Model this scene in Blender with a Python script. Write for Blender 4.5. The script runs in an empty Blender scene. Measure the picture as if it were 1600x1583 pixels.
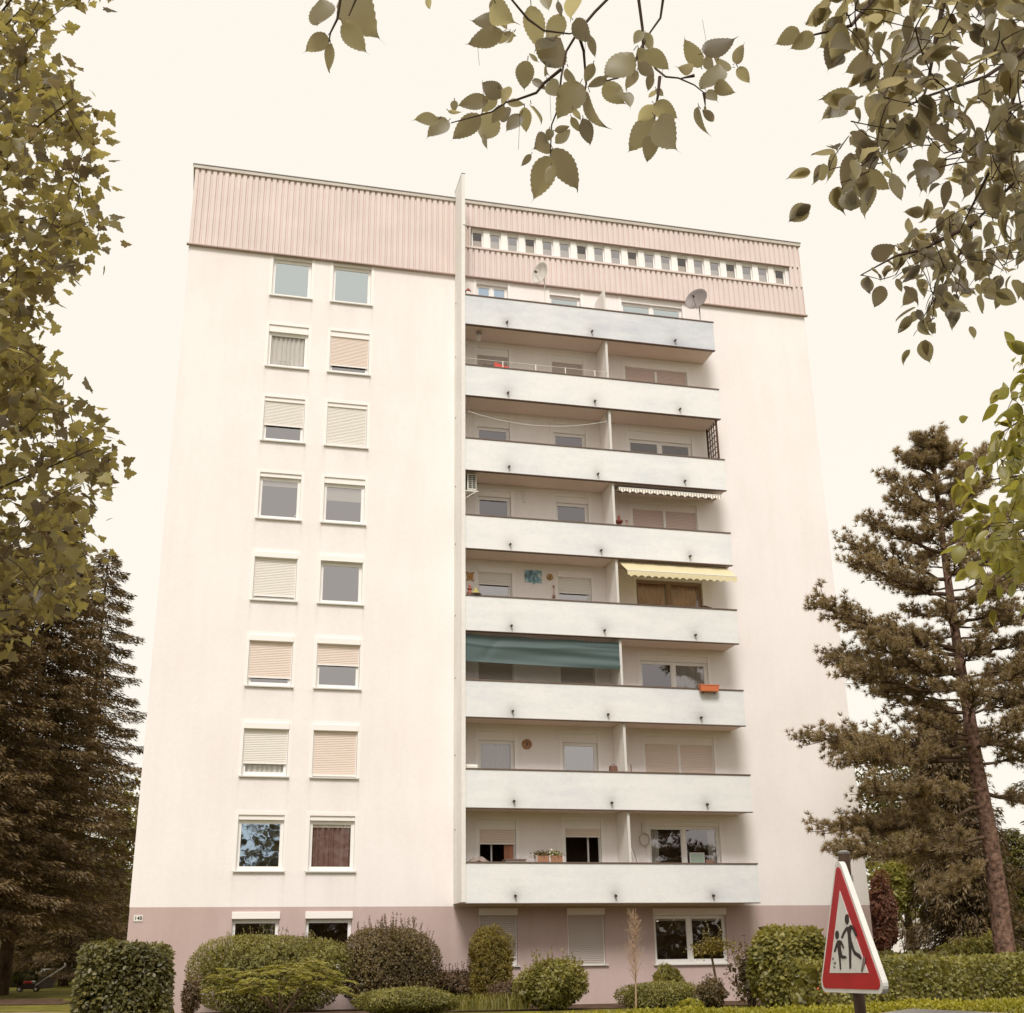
import bpy, math, random
import numpy as np
from mathutils import Vector
rng = np.random.default_rng(7)
random.seed(7)
SC = bpy.context.scene
COL = SC.collection

# ------------------------------------------------------------------ camera
CAM = np.array([1.7873, -38.9237, 1.0064])
YAW, PIT, ROL, FPX = .2469, .3608, -.0153, 1920.62
_f = np.array([math.sin(YAW)*math.cos(PIT), math.cos(YAW)*math.cos(PIT), math.sin(PIT)])
_r = np.array([math.cos(YAW), -math.sin(YAW), 0.]); _u = np.cross(_r, _f)
RX = math.cos(ROL)*_r+math.sin(ROL)*_u
UX = -math.sin(ROL)*_r+math.cos(ROL)*_u
cd = bpy.data.cameras.new('camera'); cam = bpy.data.objects.new('camera', cd); COL.objects.link(cam)
from mathutils import Matrix
M = Matrix([[RX[i], UX[i], -_f[i], CAM[i]] for i in range(3)]+[[0, 0, 0, 1]])
cam.matrix_world = M
cd.sensor_fit = 'HORIZONTAL'; cd.sensor_width = 36; cd.lens = 36*FPX/1600
cd.clip_end = 2000; cd.clip_start = .05
SC.camera = cam
# ------------------------------------------------------------------ world, sun, exposure
SKYC = (1.0, .940, .835)
w = bpy.data.worlds.new('World'); SC.world = w; w.use_nodes = True
nt = w.node_tree; nt.nodes.clear()
o = nt.nodes.new('ShaderNodeOutputWorld'); mx = nt.nodes.new('ShaderNodeMixShader')
b1 = nt.nodes.new('ShaderNodeBackground'); b2 = nt.nodes.new('ShaderNodeBackground')
sk = nt.nodes.new('ShaderNodeTexSky'); sk.sky_type = 'NISHITA'; sk.sun_disc = False
SUN_EL, SUN_AZ = math.radians(50), math.radians(197)   # azimuth clockwise from +Y
sk.sun_elevation = SUN_EL; sk.sun_rotation = SUN_AZ
b1.inputs['Strength'].default_value = .06
b2.inputs['Color'].default_value = (*SKYC, 1); b2.inputs['Strength'].default_value = .575
mx.inputs[0].default_value = .95                      # overcast veil over a little clear sky
nt.links.new(sk.outputs[0], b1.inputs['Color'])
nt.links.new(b1.outputs[0], mx.inputs[1]); nt.links.new(b2.outputs[0], mx.inputs[2])
nt.links.new(mx.outputs[0], o.inputs[0])
sd = bpy.data.lights.new('sun', 'SUN'); sun = bpy.data.objects.new('sun', sd); COL.objects.link(sun)
sd.energy = 1.5; sd.angle = math.radians(18); sd.color = (1, .945, .895)
sv = Vector((math.sin(SUN_AZ)*math.cos(SUN_EL), math.cos(SUN_AZ)*math.cos(SUN_EL), math.sin(SUN_EL)))
sun.rotation_euler = sv.to_track_quat('Z', 'Y').to_euler()
vs = SC.view_settings
vs.view_transform = 'Standard'; vs.look = 'None'; vs.gamma = 1; vs.use_curve_mapping = False
vs.exposure = .86
SC.render.engine = 'CYCLES'
SC.cycles.use_denoising = True
SC.cycles.max_bounces = 7; SC.cycles.transparent_max_bounces = 12
SC.cycles.caustics_reflective = False; SC.cycles.caustics_refractive = False

# ------------------------------------------------------------------ helpers
def ray(u, v): return _f+RX*(u-800)/FPX-UX*(v-791.5)/FPX
def atY(u, v, Y):
    d = ray(u, v); return CAM+d*((Y-CAM[1])/d[1])
def atD(u, v, D): return CAM+ray(u, v)*D

def tag(o, label=None, cat=None, group=None, kind=None):
    if label: o['label'] = label
    if cat: o['category'] = cat
    if group: o['group'] = group
    if kind: o['kind'] = kind
    return o
def empty(name, loc=(0, 0, 0), label=None, cat=None, group=None):
    e = bpy.data.objects.new(name, None); COL.objects.link(e); e.location = loc
    e.empty_display_size = .1
    return tag(e, label, cat, group)
def child(o, par):
    o.parent = par
    if par is not None:
        q = par; off = Vector((0, 0, 0))
        while q is not None: off += q.location; q = q.parent
        if o.type == 'MESH' and not o.get('_loc'): o.location = o.location-off
    return o
class MB:
    def __init__(s): s.v = []; s.f = []
    def box(s, x0, x1, y0, y1, z0, z1):
        b = len(s.v)
        s.v += [(x, y, z) for z in (z0, z1) for x, y in ((x0, y0), (x1, y0), (x1, y1), (x0, y1))]
        s.f += [tuple(b+i for i in q) for q in ((3, 2, 1, 0), (4, 5, 6, 7), (0, 1, 5, 4), (1, 2, 6, 5), (2, 3, 7, 6), (3, 0, 4, 7))]
        return s
    def quad(s, *p):
        b = len(s.v); s.v += [tuple(q) for q in p]; s.f.append(tuple(range(b, b+len(p)))); return s
    def obox(s, c, ax, ay, az):
        c, ax, ay, az = map(np.array, (c, ax, ay, az)); b = len(s.v)
        for k in (-1, 1):
            for i, j in ((-1, -1), (1, -1), (1, 1), (-1, 1)): s.v.append(tuple(c+ax*i+ay*j+az*k))
        s.f += [tuple(b+i for i in q) for q in ((3, 2, 1, 0), (4, 5, 6, 7), (0, 1, 5, 4), (1, 2, 6, 5), (2, 3, 7, 6), (3, 0, 4, 7))]
        return s
    def tube(s, path, rad, n=8, cap=True):
        P = [np.array(p, float) for p in path]
        if not hasattr(rad, '__len__'): rad = [rad]*len(P)
        rings = []; up = None
        for i, p in enumerate(P):
            t = P[min(i+1, len(P)-1)]-P[max(i-1, 0)]; t = t/(np.linalg.norm(t)+1e-9)
            if up is None:
                up = np.array([0, 0, 1.]) if abs(t[2]) < .9 else np.array([1., 0, 0])
            a = np.cross(t, up); a /= np.linalg.norm(a)+1e-9; c = np.cross(a, t); up = c
            b = len(s.v); rings.append(b)
            for k in range(n):
                th = 2*math.pi*k/n
                s.v.append(tuple(p+rad[i]*(math.cos(th)*a+math.sin(th)*c)))
        for r0, r1 in zip(rings, rings[1:]):
            for k in range(n): s.f.append((r0+k, r0+(k+1) % n, r1+(k+1) % n, r1+k))
        if cap:
            s.f.append(tuple(rings[0]+k for k in range(n))[::-1]); s.f.append(tuple(rings[-1]+k for k in range(n)))
        return s
    def lathe(s, c, axis, prof, n=20):
        """prof: (radius, offset along axis)"""
        ax = np.array(axis, float); ax /= np.linalg.norm(ax)
        t = np.array([0, 0, 1.]) if abs(ax[2]) < .9 else np.array([1., 0, 0])
        a = np.cross(ax, t); a /= np.linalg.norm(a); bb = np.cross(ax, a); rings = []
        for r, h in prof:
            rings.append(len(s.v))
            for k in range(n):
                th = 2*math.pi*k/n; s.v.append(tuple(np.array(c)+ax*h+r*(math.cos(th)*a+math.sin(th)*bb)))
        for r0, r1 in zip(rings, rings[1:]):
            for k in range(n): s.f.append((r0+k, r0+(k+1) % n, r1+(k+1) % n, r1+k))
        s.f.append(tuple(rings[0]+k for k in range(n))[::-1]); s.f.append(tuple(rings[-1]+k for k in range(n)))
        return s
    def prism(s, pts, off):
        """planar polygon (3D points) extruded by off"""
        b = len(s.v); n = len(pts); off = np.array(off)
        s.v += [tuple(p) for p in pts]+[tuple(np.array(p)+off) for p in pts]
        s.f.append(tuple(range(b, b+n))); s.f.append(tuple(range(b+n, b+2*n))[::-1])
        for k in range(n): s.f.append((b+k, b+(k+1) % n, b+n+(k+1) % n, b+n+k))
        return s
    def build(s, name, mat, parent=None, smooth=False, bevel=0):
        me = bpy.data.meshes.new(name); me.from_pydata(s.v, [], s.f); me.validate(); me.update()
        me.materials.append(mat)
        if smooth: me.shade_smooth()
        o = bpy.data.objects.new(name, me); COL.objects.link(o)
        if bevel:
            m = o.modifiers.new('b', 'BEVEL'); m.width = bevel; m.segments = 2; m.limit_method = 'ANGLE'
        if parent is not None: child(o, parent)
        return o
def trimesh(name, V, F, mat, parent=None, smooth=False):
    V = np.ascontiguousarray(V, np.float32); F = np.ascontiguousarray(F, np.int32)
    me = bpy.data.meshes.new(name)
    me.vertices.add(len(V)); me.vertices.foreach_set('co', V.ravel())
    me.loops.add(F.size); me.loops.foreach_set('vertex_index', F.ravel())
    me.polygons.add(len(F)); me.polygons.foreach_set('loop_start', np.arange(0, F.size, 3, dtype=np.int32))
    me.update(calc_edges=True)
    me.materials.append(mat)
    if smooth: me.shade_smooth()
    o = bpy.data.objects.new(name, me); COL.objects.link(o)
    if parent is not None: child(o, parent)
    return o

# ------------------------------------------------------------------ materials
def P(name, col, rough=.7, spec=.3, metal=0, var=0, scale=3, bump=0, bscale=30, emit=None):
    m = bpy.data.materials.new(name); m.use_nodes = True; n = m.node_tree; b = n.nodes['Principled BSDF']
    b.inputs['Base Color'].default_value = (*col, 1); b.inputs['Roughness'].default_value = rough
    b.inputs['Specular IOR Level'].default_value = spec; b.inputs['Metallic'].default_value = metal
    if emit: b.inputs['Emission Color'].default_value = (*emit, 1); b.inputs['Emission Strength'].default_value = 1
    tc = n.nodes.new('ShaderNodeTexCoord')
    if var:
        nz = n.nodes.new('ShaderNodeTexNoise'); nz.inputs['Scale'].default_value = scale; nz.inputs['Detail'].default_value = 6
        n.links.new(tc.outputs['Object'], nz.inputs['Vector'])
        mr = n.nodes.new('ShaderNodeMapRange'); mr.inputs[1].default_value = .3; mr.inputs[2].default_value = .7
        mr.inputs[3].default_value = 1-var; mr.inputs[4].default_value = 1+var*.6
        n.links.new(nz.outputs[0], mr.inputs[0])
        vm = n.nodes.new('ShaderNodeVectorMath'); vm.operation = 'SCALE'; vm.inputs[0].default_value = col
        n.links.new(mr.outputs[0], vm.inputs['Scale']); n.links.new(vm.outputs[0], b.inputs['Base Color'])
    if bump:
        nb = n.nodes.new('ShaderNodeTexNoise'); nb.inputs['Scale'].default_value = bscale; nb.inputs['Detail'].default_value = 4
        n.links.new(tc.outputs['Object'], nb.inputs['Vector'])
        bp = n.nodes.new('ShaderNodeBump'); bp.inputs['Strength'].default_value = bump; bp.inputs['Distance'].default_value = .02
        n.links.new(nb.outputs[0], bp.inputs['Height']); n.links.new(bp.outputs[0], b.inputs['Normal'])
    return m
def render_mat(name, col, col2, streak=.5, wide=False, spouts=False, sills=False):
    """painted render: broad patches, vertical weather streaks, fine grain"""
    m = P(name, col, .9, .1, bump=.35, bscale=45); n = m.node_tree; b = n.nodes['Principled BSDF']
    tc = [x for x in n.nodes if x.type == 'TEX_COORD'][0]
    mp = n.nodes.new('ShaderNodeMapping'); mp.inputs['Scale'].default_value = (.6, .6, 2.6) if wide else (1.3, 1.3, .22)
    n.links.new(tc.outputs['Object'], mp.inputs[0])
    n1 = n.nodes.new('ShaderNodeTexNoise'); n1.inputs['Scale'].default_value = 1.1; n1.inputs['Detail'].default_value = 8; n1.inputs['Roughness'].default_value = .65
    n2 = n.nodes.new('ShaderNodeTexNoise'); n2.inputs['Scale'].default_value = .35; n2.inputs['Detail'].default_value = 5
    n.links.new(mp.outputs[0], n1.inputs[0]); n.links.new(tc.outputs['Object'], n2.inputs[0])
    ad = n.nodes.new('ShaderNodeMath'); ad.operation = 'ADD'; n.links.new(n1.outputs[0], ad.inputs[0]); n.links.new(n2.outputs[0], ad.inputs[1])
    cr = n.nodes.new('ShaderNodeMapRange'); cr.inputs[1].default_value = .85; cr.inputs[2].default_value = 1.35
    cr.inputs[3].default_value = 0; cr.inputs[4].default_value = streak; n.links.new(ad.outputs[0], cr.inputs[0])
    mxx = n.nodes.new('ShaderNodeMix'); mxx.data_type = 'RGBA'
    mxx.inputs[6].default_value = (*col, 1); mxx.inputs[7].default_value = (*col2, 1)
    n3 = n.nodes.new('ShaderNodeTexNoise'); n3.inputs['Scale'].default_value = 7; n3.inputs['Detail'].default_value = 10; n3.inputs['Roughness'].default_value = .75
    n.links.new(tc.outputs['Object'], n3.inputs[0])
    c3 = n.nodes.new('ShaderNodeMapRange'); c3.inputs[1].default_value = .35; c3.inputs[2].default_value = .68; c3.inputs[3].default_value = -.10; c3.inputs[4].default_value = .22
    n.links.new(n3.outputs[0], c3.inputs[0])
    a3 = n.nodes.new('ShaderNodeMath'); a3.operation = 'ADD'; a3.use_clamp = True; n.links.new(cr.outputs[0], a3.inputs[0]); n.links.new(c3.outputs[0], a3.inputs[1])
    n.links.new(a3.outputs[0], mxx.inputs[0]); last = mxx.outputs[2]
    def mth(op, a_, b_=None, c_=None):
        q = n.nodes.new('ShaderNodeMath'); q.operation = op
        for i_, v_ in enumerate((a_, b_, c_)):
            if v_ is None: continue
            if hasattr(v_, 'links'): n.links.new(v_, q.inputs[i_])
            else: q.inputs[i_].default_value = v_
        return q.outputs[0]
    if sills:       # faint drip marks under the ends and middle of the window sills
        sx = n.nodes.new('ShaderNodeSeparateXYZ'); n.links.new(tc.outputs['Object'], sx.inputs[0])
        tz_ = mth('FLOORED_MODULO', mth('SUBTRACT', 23.45+2.8*4, sx.outputs[2]), 2.8); fade = mth('EXPONENT', mth('MULTIPLY', tz_, -2.6)); tot = None
        for x_, wd in ((2.87, 30), (4.36, 26), (5.01, 22), (6.51, 30), (3.6, 2.2), (5.75, 2.2)):
            g = mth('MULTIPLY', mth('EXPONENT', mth('MULTIPLY', mth('ABSOLUTE', mth('SUBTRACT', sx.outputs[0], x_)), -wd)), .9 if wd > 10 else .45); tot = g if tot is None else mth('ADD', tot, g)
        k_ = mth('MULTIPLY', mth('MULTIPLY', mth('MULTIPLY', tot, fade), n3.outputs[0]), .75)
        mg = n.nodes.new('ShaderNodeMix'); mg.data_type = 'RGBA'; mg.inputs[7].default_value = (.42, .37, .33, 1)
        n.links.new(k_, mg.inputs[0]); n.links.new(last, mg.inputs[6]); last = mg.outputs[2]
    if spouts:      # grime rings round the drain spouts, broken up by noise
        sx = n.nodes.new('ShaderNodeSeparateXYZ'); n.links.new(tc.outputs['Object'], sx.inputs[0])
        def mth(op, a_, b_=None, c_=None):
            q = n.nodes.new('ShaderNodeMath'); q.operation = op
            for i_, v_ in enumerate((a_, b_, c_)):
                if v_ is None: continue
                if hasattr(v_, 'links'): n.links.new(v_, q.inputs[i_])
                else: q.inputs[i_].default_value = v_
            return q.outputs[0]
        zz_ = mth('SUBTRACT', mth('FLOORED_MODULO', mth('SUBTRACT', sx.outputs[2], 22.72-2.8*9-1.4), 2.8), 1.4)
        tot = None
        for x_ in (11.2, 14.38, 17.6):
            d = mth('SQRT', mth('ADD', mth('POWER', mth('ABSOLUTE', mth('SUBTRACT', sx.outputs[0], x_)), 2), mth('POWER', mth('ABSOLUTE', mth('MULTIPLY', zz_, .8)), 2)))
            g = mth('EXPONENT', mth('MULTIPLY', d, -6.5)); tot = g if tot is None else mth('ADD', tot, g)
        k_ = mth('MULTIPLY', mth('MULTIPLY', tot, n1.outputs[0]), 1.1)
        mg = n.nodes.new('ShaderNodeMix'); mg.data_type = 'RGBA'; mg.inputs[7].default_value = (.25, .22, .21, 1)
        n.links.new(k_, mg.inputs[0]); n.links.new(last, mg.inputs[6]); last = mg.outputs[2]
    n.links.new(last, b.inputs['Base Color'])
    return m
def leafmat(name, ca, cb, trans=.35, tcol=None, rough=.5, gloss=.035):
    m = bpy.data.materials.new(name); m.use_nodes = True; n = m.node_tree; n.nodes.clear()
    out = n.nodes.new('ShaderNodeOutputMaterial'); g = n.nodes.new('ShaderNodeNewGeometry')
    r = n.nodes.new('ShaderNodeMix'); r.data_type = 'RGBA'
    r.inputs[6].default_value = (*ca, 1); r.inputs[7].default_value = (*cb, 1)
    tc = n.nodes.new('ShaderNodeTexCoord'); nz = n.nodes.new('ShaderNodeTexNoise'); nz.inputs['Scale'].default_value = 1.2
    n.links.new(tc.outputs['Object'], nz.inputs[0])
    ma = n.nodes.new('ShaderNodeMath'); ma.operation = 'MULTIPLY_ADD'; ma.inputs[1].default_value = 1.3; ma.inputs[2].default_value = -.65
    n.links.new(nz.outputs[0], ma.inputs[0])
    ad = n.nodes.new('ShaderNodeMath'); ad.use_clamp = True; n.links.new(ma.outputs[0], ad.inputs[0]); n.links.new(g.outputs['Random Per Island'], ad.inputs[1])
    n.links.new(ad.outputs[0], r.inputs[0])
    d = n.nodes.new('ShaderNodeBsdfDiffuse'); n.links.new(r.outputs[2], d.inputs[0])
    t = n.nodes.new('ShaderNodeBsdfTranslucent')
    mul = n.nodes.new('ShaderNodeMix'); mul.data_type = 'RGBA'; mul.blend_type = 'MULTIPLY'; mul.inputs[0].default_value = 1
    tcol = tcol or (1.6, 1.5, .9); mul.inputs[7].default_value = (*tcol, 1)
    n.links.new(r.outputs[2], mul.inputs[6]); n.links.new(mul.outputs[2], t.inputs[0])
    m1 = n.nodes.new('ShaderNodeMixShader'); m1.inputs[0].default_value = trans
    n.links.new(d.outputs[0], m1.inputs[1]); n.links.new(t.outputs[0], m1.inputs[2])
    gl = n.nodes.new('ShaderNodeBsdfGlossy'); gl.inputs['Roughness'].default_value = rough; gl.inputs[0].default_value = (.8, .8, .8, 1)
    m2 = n.nodes.new('ShaderNodeMixShader'); m2.inputs[0].default_value = gloss
    n.links.new(m1.outputs[0], m2.inputs[1]); n.links.new(gl.outputs[0], m2.inputs[2]); n.links.new(m2.outputs[0], out.inputs[0])
    return m
def glassmat(name, fac, tint, through=(.75, .72, .7)):
    m = bpy.data.materials.new(name); m.use_nodes = True; n = m.node_tree; n.nodes.clear()
    out = n.nodes.new('ShaderNodeOutputMaterial'); tr = n.nodes.new('ShaderNodeBsdfTransparent'); gl = n.nodes.new('ShaderNodeBsdfGlossy')
    gl.inputs['Roughness'].default_value = .015; gl.inputs[0].default_value = (*tint, 1); tr.inputs[0].default_value = (*through, 1)
    tc = n.nodes.new('ShaderNodeTexCoord'); nz = n.nodes.new('ShaderNodeTexNoise'); nz.inputs['Scale'].default_value = 2.2; n.links.new(tc.outputs['Object'], nz.inputs[0])
    bp = n.nodes.new('ShaderNodeBump'); bp.inputs['Strength'].default_value = .05; bp.inputs['Distance'].default_value = .02; n.links.new(nz.outputs[0], bp.inputs['Height']); n.links.new(bp.outputs[0], gl.inputs['Normal'])
    fr = n.nodes.new('ShaderNodeFresnel'); fr.inputs[0].default_value = 1.5
    ma = n.nodes.new('ShaderNodeMath'); ma.operation = 'MAXIMUM'; ma.inputs[1].default_value = fac
    gg = n.nodes.new('ShaderNodeNewGeometry'); iv = n.nodes.new('ShaderNodeMath'); iv.operation = 'SUBTRACT'; iv.inputs[0].default_value = 1; n.links.new(gg.outputs['Backfacing'], iv.inputs[1])
    mu = n.nodes.new('ShaderNodeMath'); mu.operation = 'MULTIPLY'; n.links.new(fr.outputs[0], mu.inputs[0]); n.links.new(iv.outputs[0], mu.inputs[1]); n.links.new(mu.outputs[0], ma.inputs[0])
    mi = n.nodes.new('ShaderNodeMixShader'); n.links.new(ma.outputs[0], mi.inputs[0])
    n.links.new(tr.outputs[0], mi.inputs[1]); n.links.new(gl.outputs[0], mi.inputs[2]); n.links.new(mi.outputs[0], out.inputs[0])
    return m
WALL = render_mat('white_render', (.91, .862, .85), (.80, .735, .715), .55, sills=True)
PLINTH = render_mat('rose_plinth_paint', (.56, .435, .41), (.48, .365, .34), .8)
PARA = render_mat('pale_blue_parapet_paint', (.845, .842, .832), (.64, .67, .72), .6, wide=True, spouts=True)
PARA9 = render_mat('weathered_blue_parapet_paint', (.76, .77, .79), (.55, .58, .65), .85, wide=True, spouts=True)
SOFF = render_mat('balcony_underside_paint', (.82, .70, .65), (.72, .60, .55), .5)
CLAD = P('pink_corrugated_cladding', (.74, .635, .60), .6, .3, var=.06, scale=.8)
FLASH = P('roof_flashing', (.55, .50, .45), .5, .4, var=.12, scale=2)
COPE = P('coping_metal', (.16, .11, .085), .5, .4)
TRIM = P('white_trim', (.90, .865, .84), .6, .3)
FRAME = P('white_window_frame', (.89, .87, .85), .4, .4)
FRAMEB = P('brown_window_frame', (.36, .24, .17), .5, .4)
SILL = P('grey_sill', (.66, .64, .61), .5, .4)
SHUT = P('beige_shutter', (.80, .69, .62), .6, .3)
SHUTW = P('pale_grey_shutter', (.80, .77, .72), .6, .3)
SHUTB = P('rose_brown_shutter', (.66, .53, .49), .6, .3)
SHUTG = P('grey_shutter', (.55, .49, .46), .6, .3)
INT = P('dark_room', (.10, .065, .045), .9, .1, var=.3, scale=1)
BLIND = P('white_blind', (.80, .79, .72), .8, .2)
CURT = P('white_curtain', (.74, .76, .74), .9, .1)
SHEER = leafmat('sheer_white_curtain', (.86, .88, .86), (.90, .91, .88), .3, tcol=(1, 1, 1), gloss=.0)
CURTB = P('brown_curtain', (.60, .29, .19), .9, .1, var=.3, scale=3)
CURTD = P('dark_curtain', (.19, .115, .10), .9, .1)
TILE_BOUNCE = P('terracotta_bounce_tiles', (.64, .42, .34), .7, .2, var=.2, scale=6)  # unseen tile layer added to bounce pink light into the balconies
GLASS = glassmat('window_glass', .42, (.82, .80, .83))
GLASSB = glassmat('bluish_reflection_glass', .62, (.84, .93, .97))  # bluish tint paints a cooler sky into the reflection
GLASSS = glassmat('sky_blue_reflection_glass', .62, (.60, .78, 1.0))  # blue tint stands in for reflected blue sky
GLASSC = glassmat('curtained_window_glass', .06, (.8, .75, .75), (.95, .92, .9))
GLASSH = glassmat('shaded_window_glass', .22, (.85, .82, .88))
GLASSD = glassmat('dark_window_glass', .16, (.8, .75, .75))
METAL = P('grey_metal', (.35, .33, .31), .4, .5, .6)
WMETAL = P('white_metal', (.78, .76, .72), .4, .5)
DARK = P('dark_metal', (.05, .04, .035), .5, .4)
BARK = P('brown_bark', (.13, .085, .055), .95, .1, var=.5, scale=4, bump=1, bscale=9)
PBARK = P('reddish_pine_bark', (.19, .115, .085), .98, .05, var=.75, scale=9, bump=1, bscale=14)
TWIG = P('twig_bark', (.10, .07, .05), .9, .1)

# ------------------------------------------------------------------ ground and road
def sm(t): t = np.clip(t, 0, 1); return t*t*(3-2*t)
def gh(x, y):
    x = np.asarray(x, float); y = np.asarray(y, float)
    front = -.50+.50*sm((y+30)/22)
    left = (.10+.0155*np.clip(y+6, 0, 40))*sm((-x+.5)/2.5)*sm((y+20)/12)
    back = .35*sm((y-5)/20)*(1-sm((-x+.5)/2.5))
    return front+left+back
xs = np.concatenate([np.linspace(-260, -22, 18), np.linspace(-20, 50, 90), np.linspace(53, 300, 18)])
ys = np.concatenate([np.linspace(-28.6, 42, 90), np.linspace(46, 420, 24)])
X, Y = np.meshgrid(xs, ys); Z = gh(X, Y)
nx, ny = len(xs), len(ys)
V = np.stack([X.ravel(), Y.ravel(), Z.ravel()], 1)
i = np.arange(ny-1)[:, None]*nx+np.arange(nx-1)[None]; i = i.ravel()
F = np.concatenate([np.stack([i, i+1, i+nx+1], 1), np.stack([i, i+nx+1, i+nx], 1)])
LAWN = P('lawn', (.17, .15, .03), .95, .1, var=.45, scale=1.7, bump=.8, bscale=60)
tag(trimesh('ground', V, F, LAWN, smooth=True), kind='structure')
ASPH = P('asphalt', (.06, .055, .05), .9, .2, var=.25, scale=8, bump=.4, bscale=90)
PAVE = P('pavement_slabs', (.24, .21, .185), .9, .2, var=.2, scale=3, bump=.4, bscale=40)
KERB = P('kerb_stone', (.32, .29, .26), .9, .2, var=.15, scale=5)
tag(MB().box(-260, 300, -46.0, -32.36, -.9, -.62).build('road', ASPH), kind='structure')
tag(MB().box(-260, 300, -32.2, -28.6, -.9, -.50).build('pavement', PAVE), kind='structure')
tag(MB().box(-260, 300, -32.36, -32.2, -.9, -.494).build('kerb', KERB), kind='structure')
tag(MB().box(-260, 300, -46.16, -46.0, -.9, -.494).build('kerb', KERB), kind='structure')
tag(MB().box(-260, 300, -300, -46.16, -.9, -.50).build('far_pavement', LAWN), kind='structure')
# path at the left of the house and a bare earth patch
def strip(name, cl, wd, mat, dz):
    m = MB(); n = len(cl); W = wd if hasattr(wd, '__len__') else [wd]*n; pts = []
    for k in range(n):
        a = np.array(cl[max(k-1, 0)]); b = np.array(cl[min(k+1, n-1)]); t = (b-a)/np.linalg.norm(b-a); nn = np.array([-t[1], t[0]])
        for s_ in np.linspace(-1, 1, 7):
            q = np.array(cl[k])+nn*W[k]*s_; pts.append((q[0], q[1], float(gh(q[0], q[1]))+dz))
    m.v = pts
    for k in range(n-1):
        for j in range(6): m.f.append((k*7+j, k*7+j+1, (k+1)*7+j+1, (k+1)*7+j))
    return tag(m.build(name, mat), kind='structure')
PATH = P('worn_path', (.27, .19, .16), .95, .1, var=.25, scale=2, bump=.4, bscale=40)
SOIL = P('bare_soil', (.12, .075, .05), 1, .05, var=.5, scale=3, bump=1, bscale=25)
strip('path', [(-30, -5.6), (-24, -5.4), (-18, -5.2), (-14, -5.0), (-11, -4.8), (-8.5, -4.6), (-6.5, -4.4), (-5, -4.3), (-4, -4.2), (-3, -4.1), (-2, -4.0), (-1, -3.9), (0, -3.8)], 1.2, PATH, .03)
strip('soil', [(-16+i*1.2, 7.0-.12*i) for i in range(13)], 2.6, SOIL, .015)
strip('flower_bed', [(2.0+i*1.2, -2.6) for i in range(19)], 2.3, SOIL, .015)

# ------------------------------------------------------------------ apartment building
S = 2.8
BX = 23.69
bld = empty('apartment_building', (0, 0, 0), 'nine storey white apartment block with pale blue balconies and pink corrugated roof band', 'apartment building')
CA, CB, CL, CM, CR = (2.93, 4.30), (5.07, 6.45), (10.36, 11.56), (13.18, 14.39), (16.03, 18.50)
wins = []   # (k, col, x0, x1, z0, z1)
for k in range(1, 10):
    b = (k-9)*S
    for c, (x0, x1) in zip('AB', (CA, CB)): wins.append((k, c, x0, x1, 1.12 if k == 1 else b+23.49, (2.72 if k == 1 else b+25.13)))
    for c, (x0, x1) in zip('LM', (CL, CM)): wins.append((k, c, x0, x1, 1.14 if k == 1 else b+22.76, (2.80 if k == 1 else b+25.08)))
    wins.append((k, 'R', CR[0], CR[1], 1.12 if k == 1 else b+23.5, 2.78 if k == 1 else b+25.08))
openings = [(w_[2], w_[3], w_[4], w_[5]) for w_ in wins]+[(10.15, 23.2, 26.44, 27.30)]
def wallgrid(name, x0, x1, z0, z1, mat, depth=.22):
    X_ = sorted({x0, x1}|{v for o_ in openings for v in o_[:2] if x0 < v < x1}|set(np.arange(x0, x1, 3.)))
    Z_ = sorted({z0, z1}|{v for o_ in openings for v in o_[2:] if z0 < v < z1})
    m = MB()
    for a, b in zip(X_, X_[1:]):
        for c, d in zip(Z_, Z_[1:]):
            mxx, mz = (a+b)/2, (c+d)/2
            if any(o_[0] < mxx < o_[1] and o_[2] < mz < o_[3] for o_ in openings): continue
            m.quad((a, 0, c), (b, 0, c), (b, 0, d), (a, 0, d))
    for a, b, c, d in openings:
        if c >= z0-1e-6 and d <= z1+1e-6:
            m.quad((a, 0, c), (a, depth, c), (a, depth, d), (a, 0, d)); m.quad((b, 0, c), (b, 0, d), (b, depth, d), (b, depth, c))
            m.quad((a, 0, d), (a, depth, d), (b, depth, d), (b, 0, d)); m.quad((a, 0, c), (b, 0, c), (b, depth, c), (a, depth, c))
    return m
PZ = 2.871
m = wallgrid('w', 0, BX, PZ, 28.30, WALL)
for xx in (0, BX): m.quad((xx, 0, PZ), (xx, 13, PZ), (xx, 13, 28.3), (xx, 0, 28.3))
m.quad((0, 13, PZ), (BX, 13, PZ), (BX, 13, 28.3), (0, 13, 28.3))
m.build('wall', WALL, bld)
m = wallgrid('p', .012, BX-.012, -.8, PZ, PLINTH)
for xx in (.012, BX-.012): m.quad((xx, 0, -.8), (xx, 12.99, -.8), (xx, 12.99, PZ), (xx, 0, PZ))
m.quad((.012, 12.99, -.8), (BX-.012, 12.99, -.8), (BX-.012, 12.99, PZ), (.012, 12.99, PZ))
m.build('plinth', PLINTH, bld)
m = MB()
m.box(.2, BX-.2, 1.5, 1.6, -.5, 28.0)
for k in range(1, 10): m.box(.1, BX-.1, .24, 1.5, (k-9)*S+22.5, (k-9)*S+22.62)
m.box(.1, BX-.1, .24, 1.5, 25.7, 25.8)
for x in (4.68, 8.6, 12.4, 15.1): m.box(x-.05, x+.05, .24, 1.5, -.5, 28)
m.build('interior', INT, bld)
MB().box(-.06, BX+.06, -.06, 13.06, 28.30, 28.36).build('roof', FLASH, bld)
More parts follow.
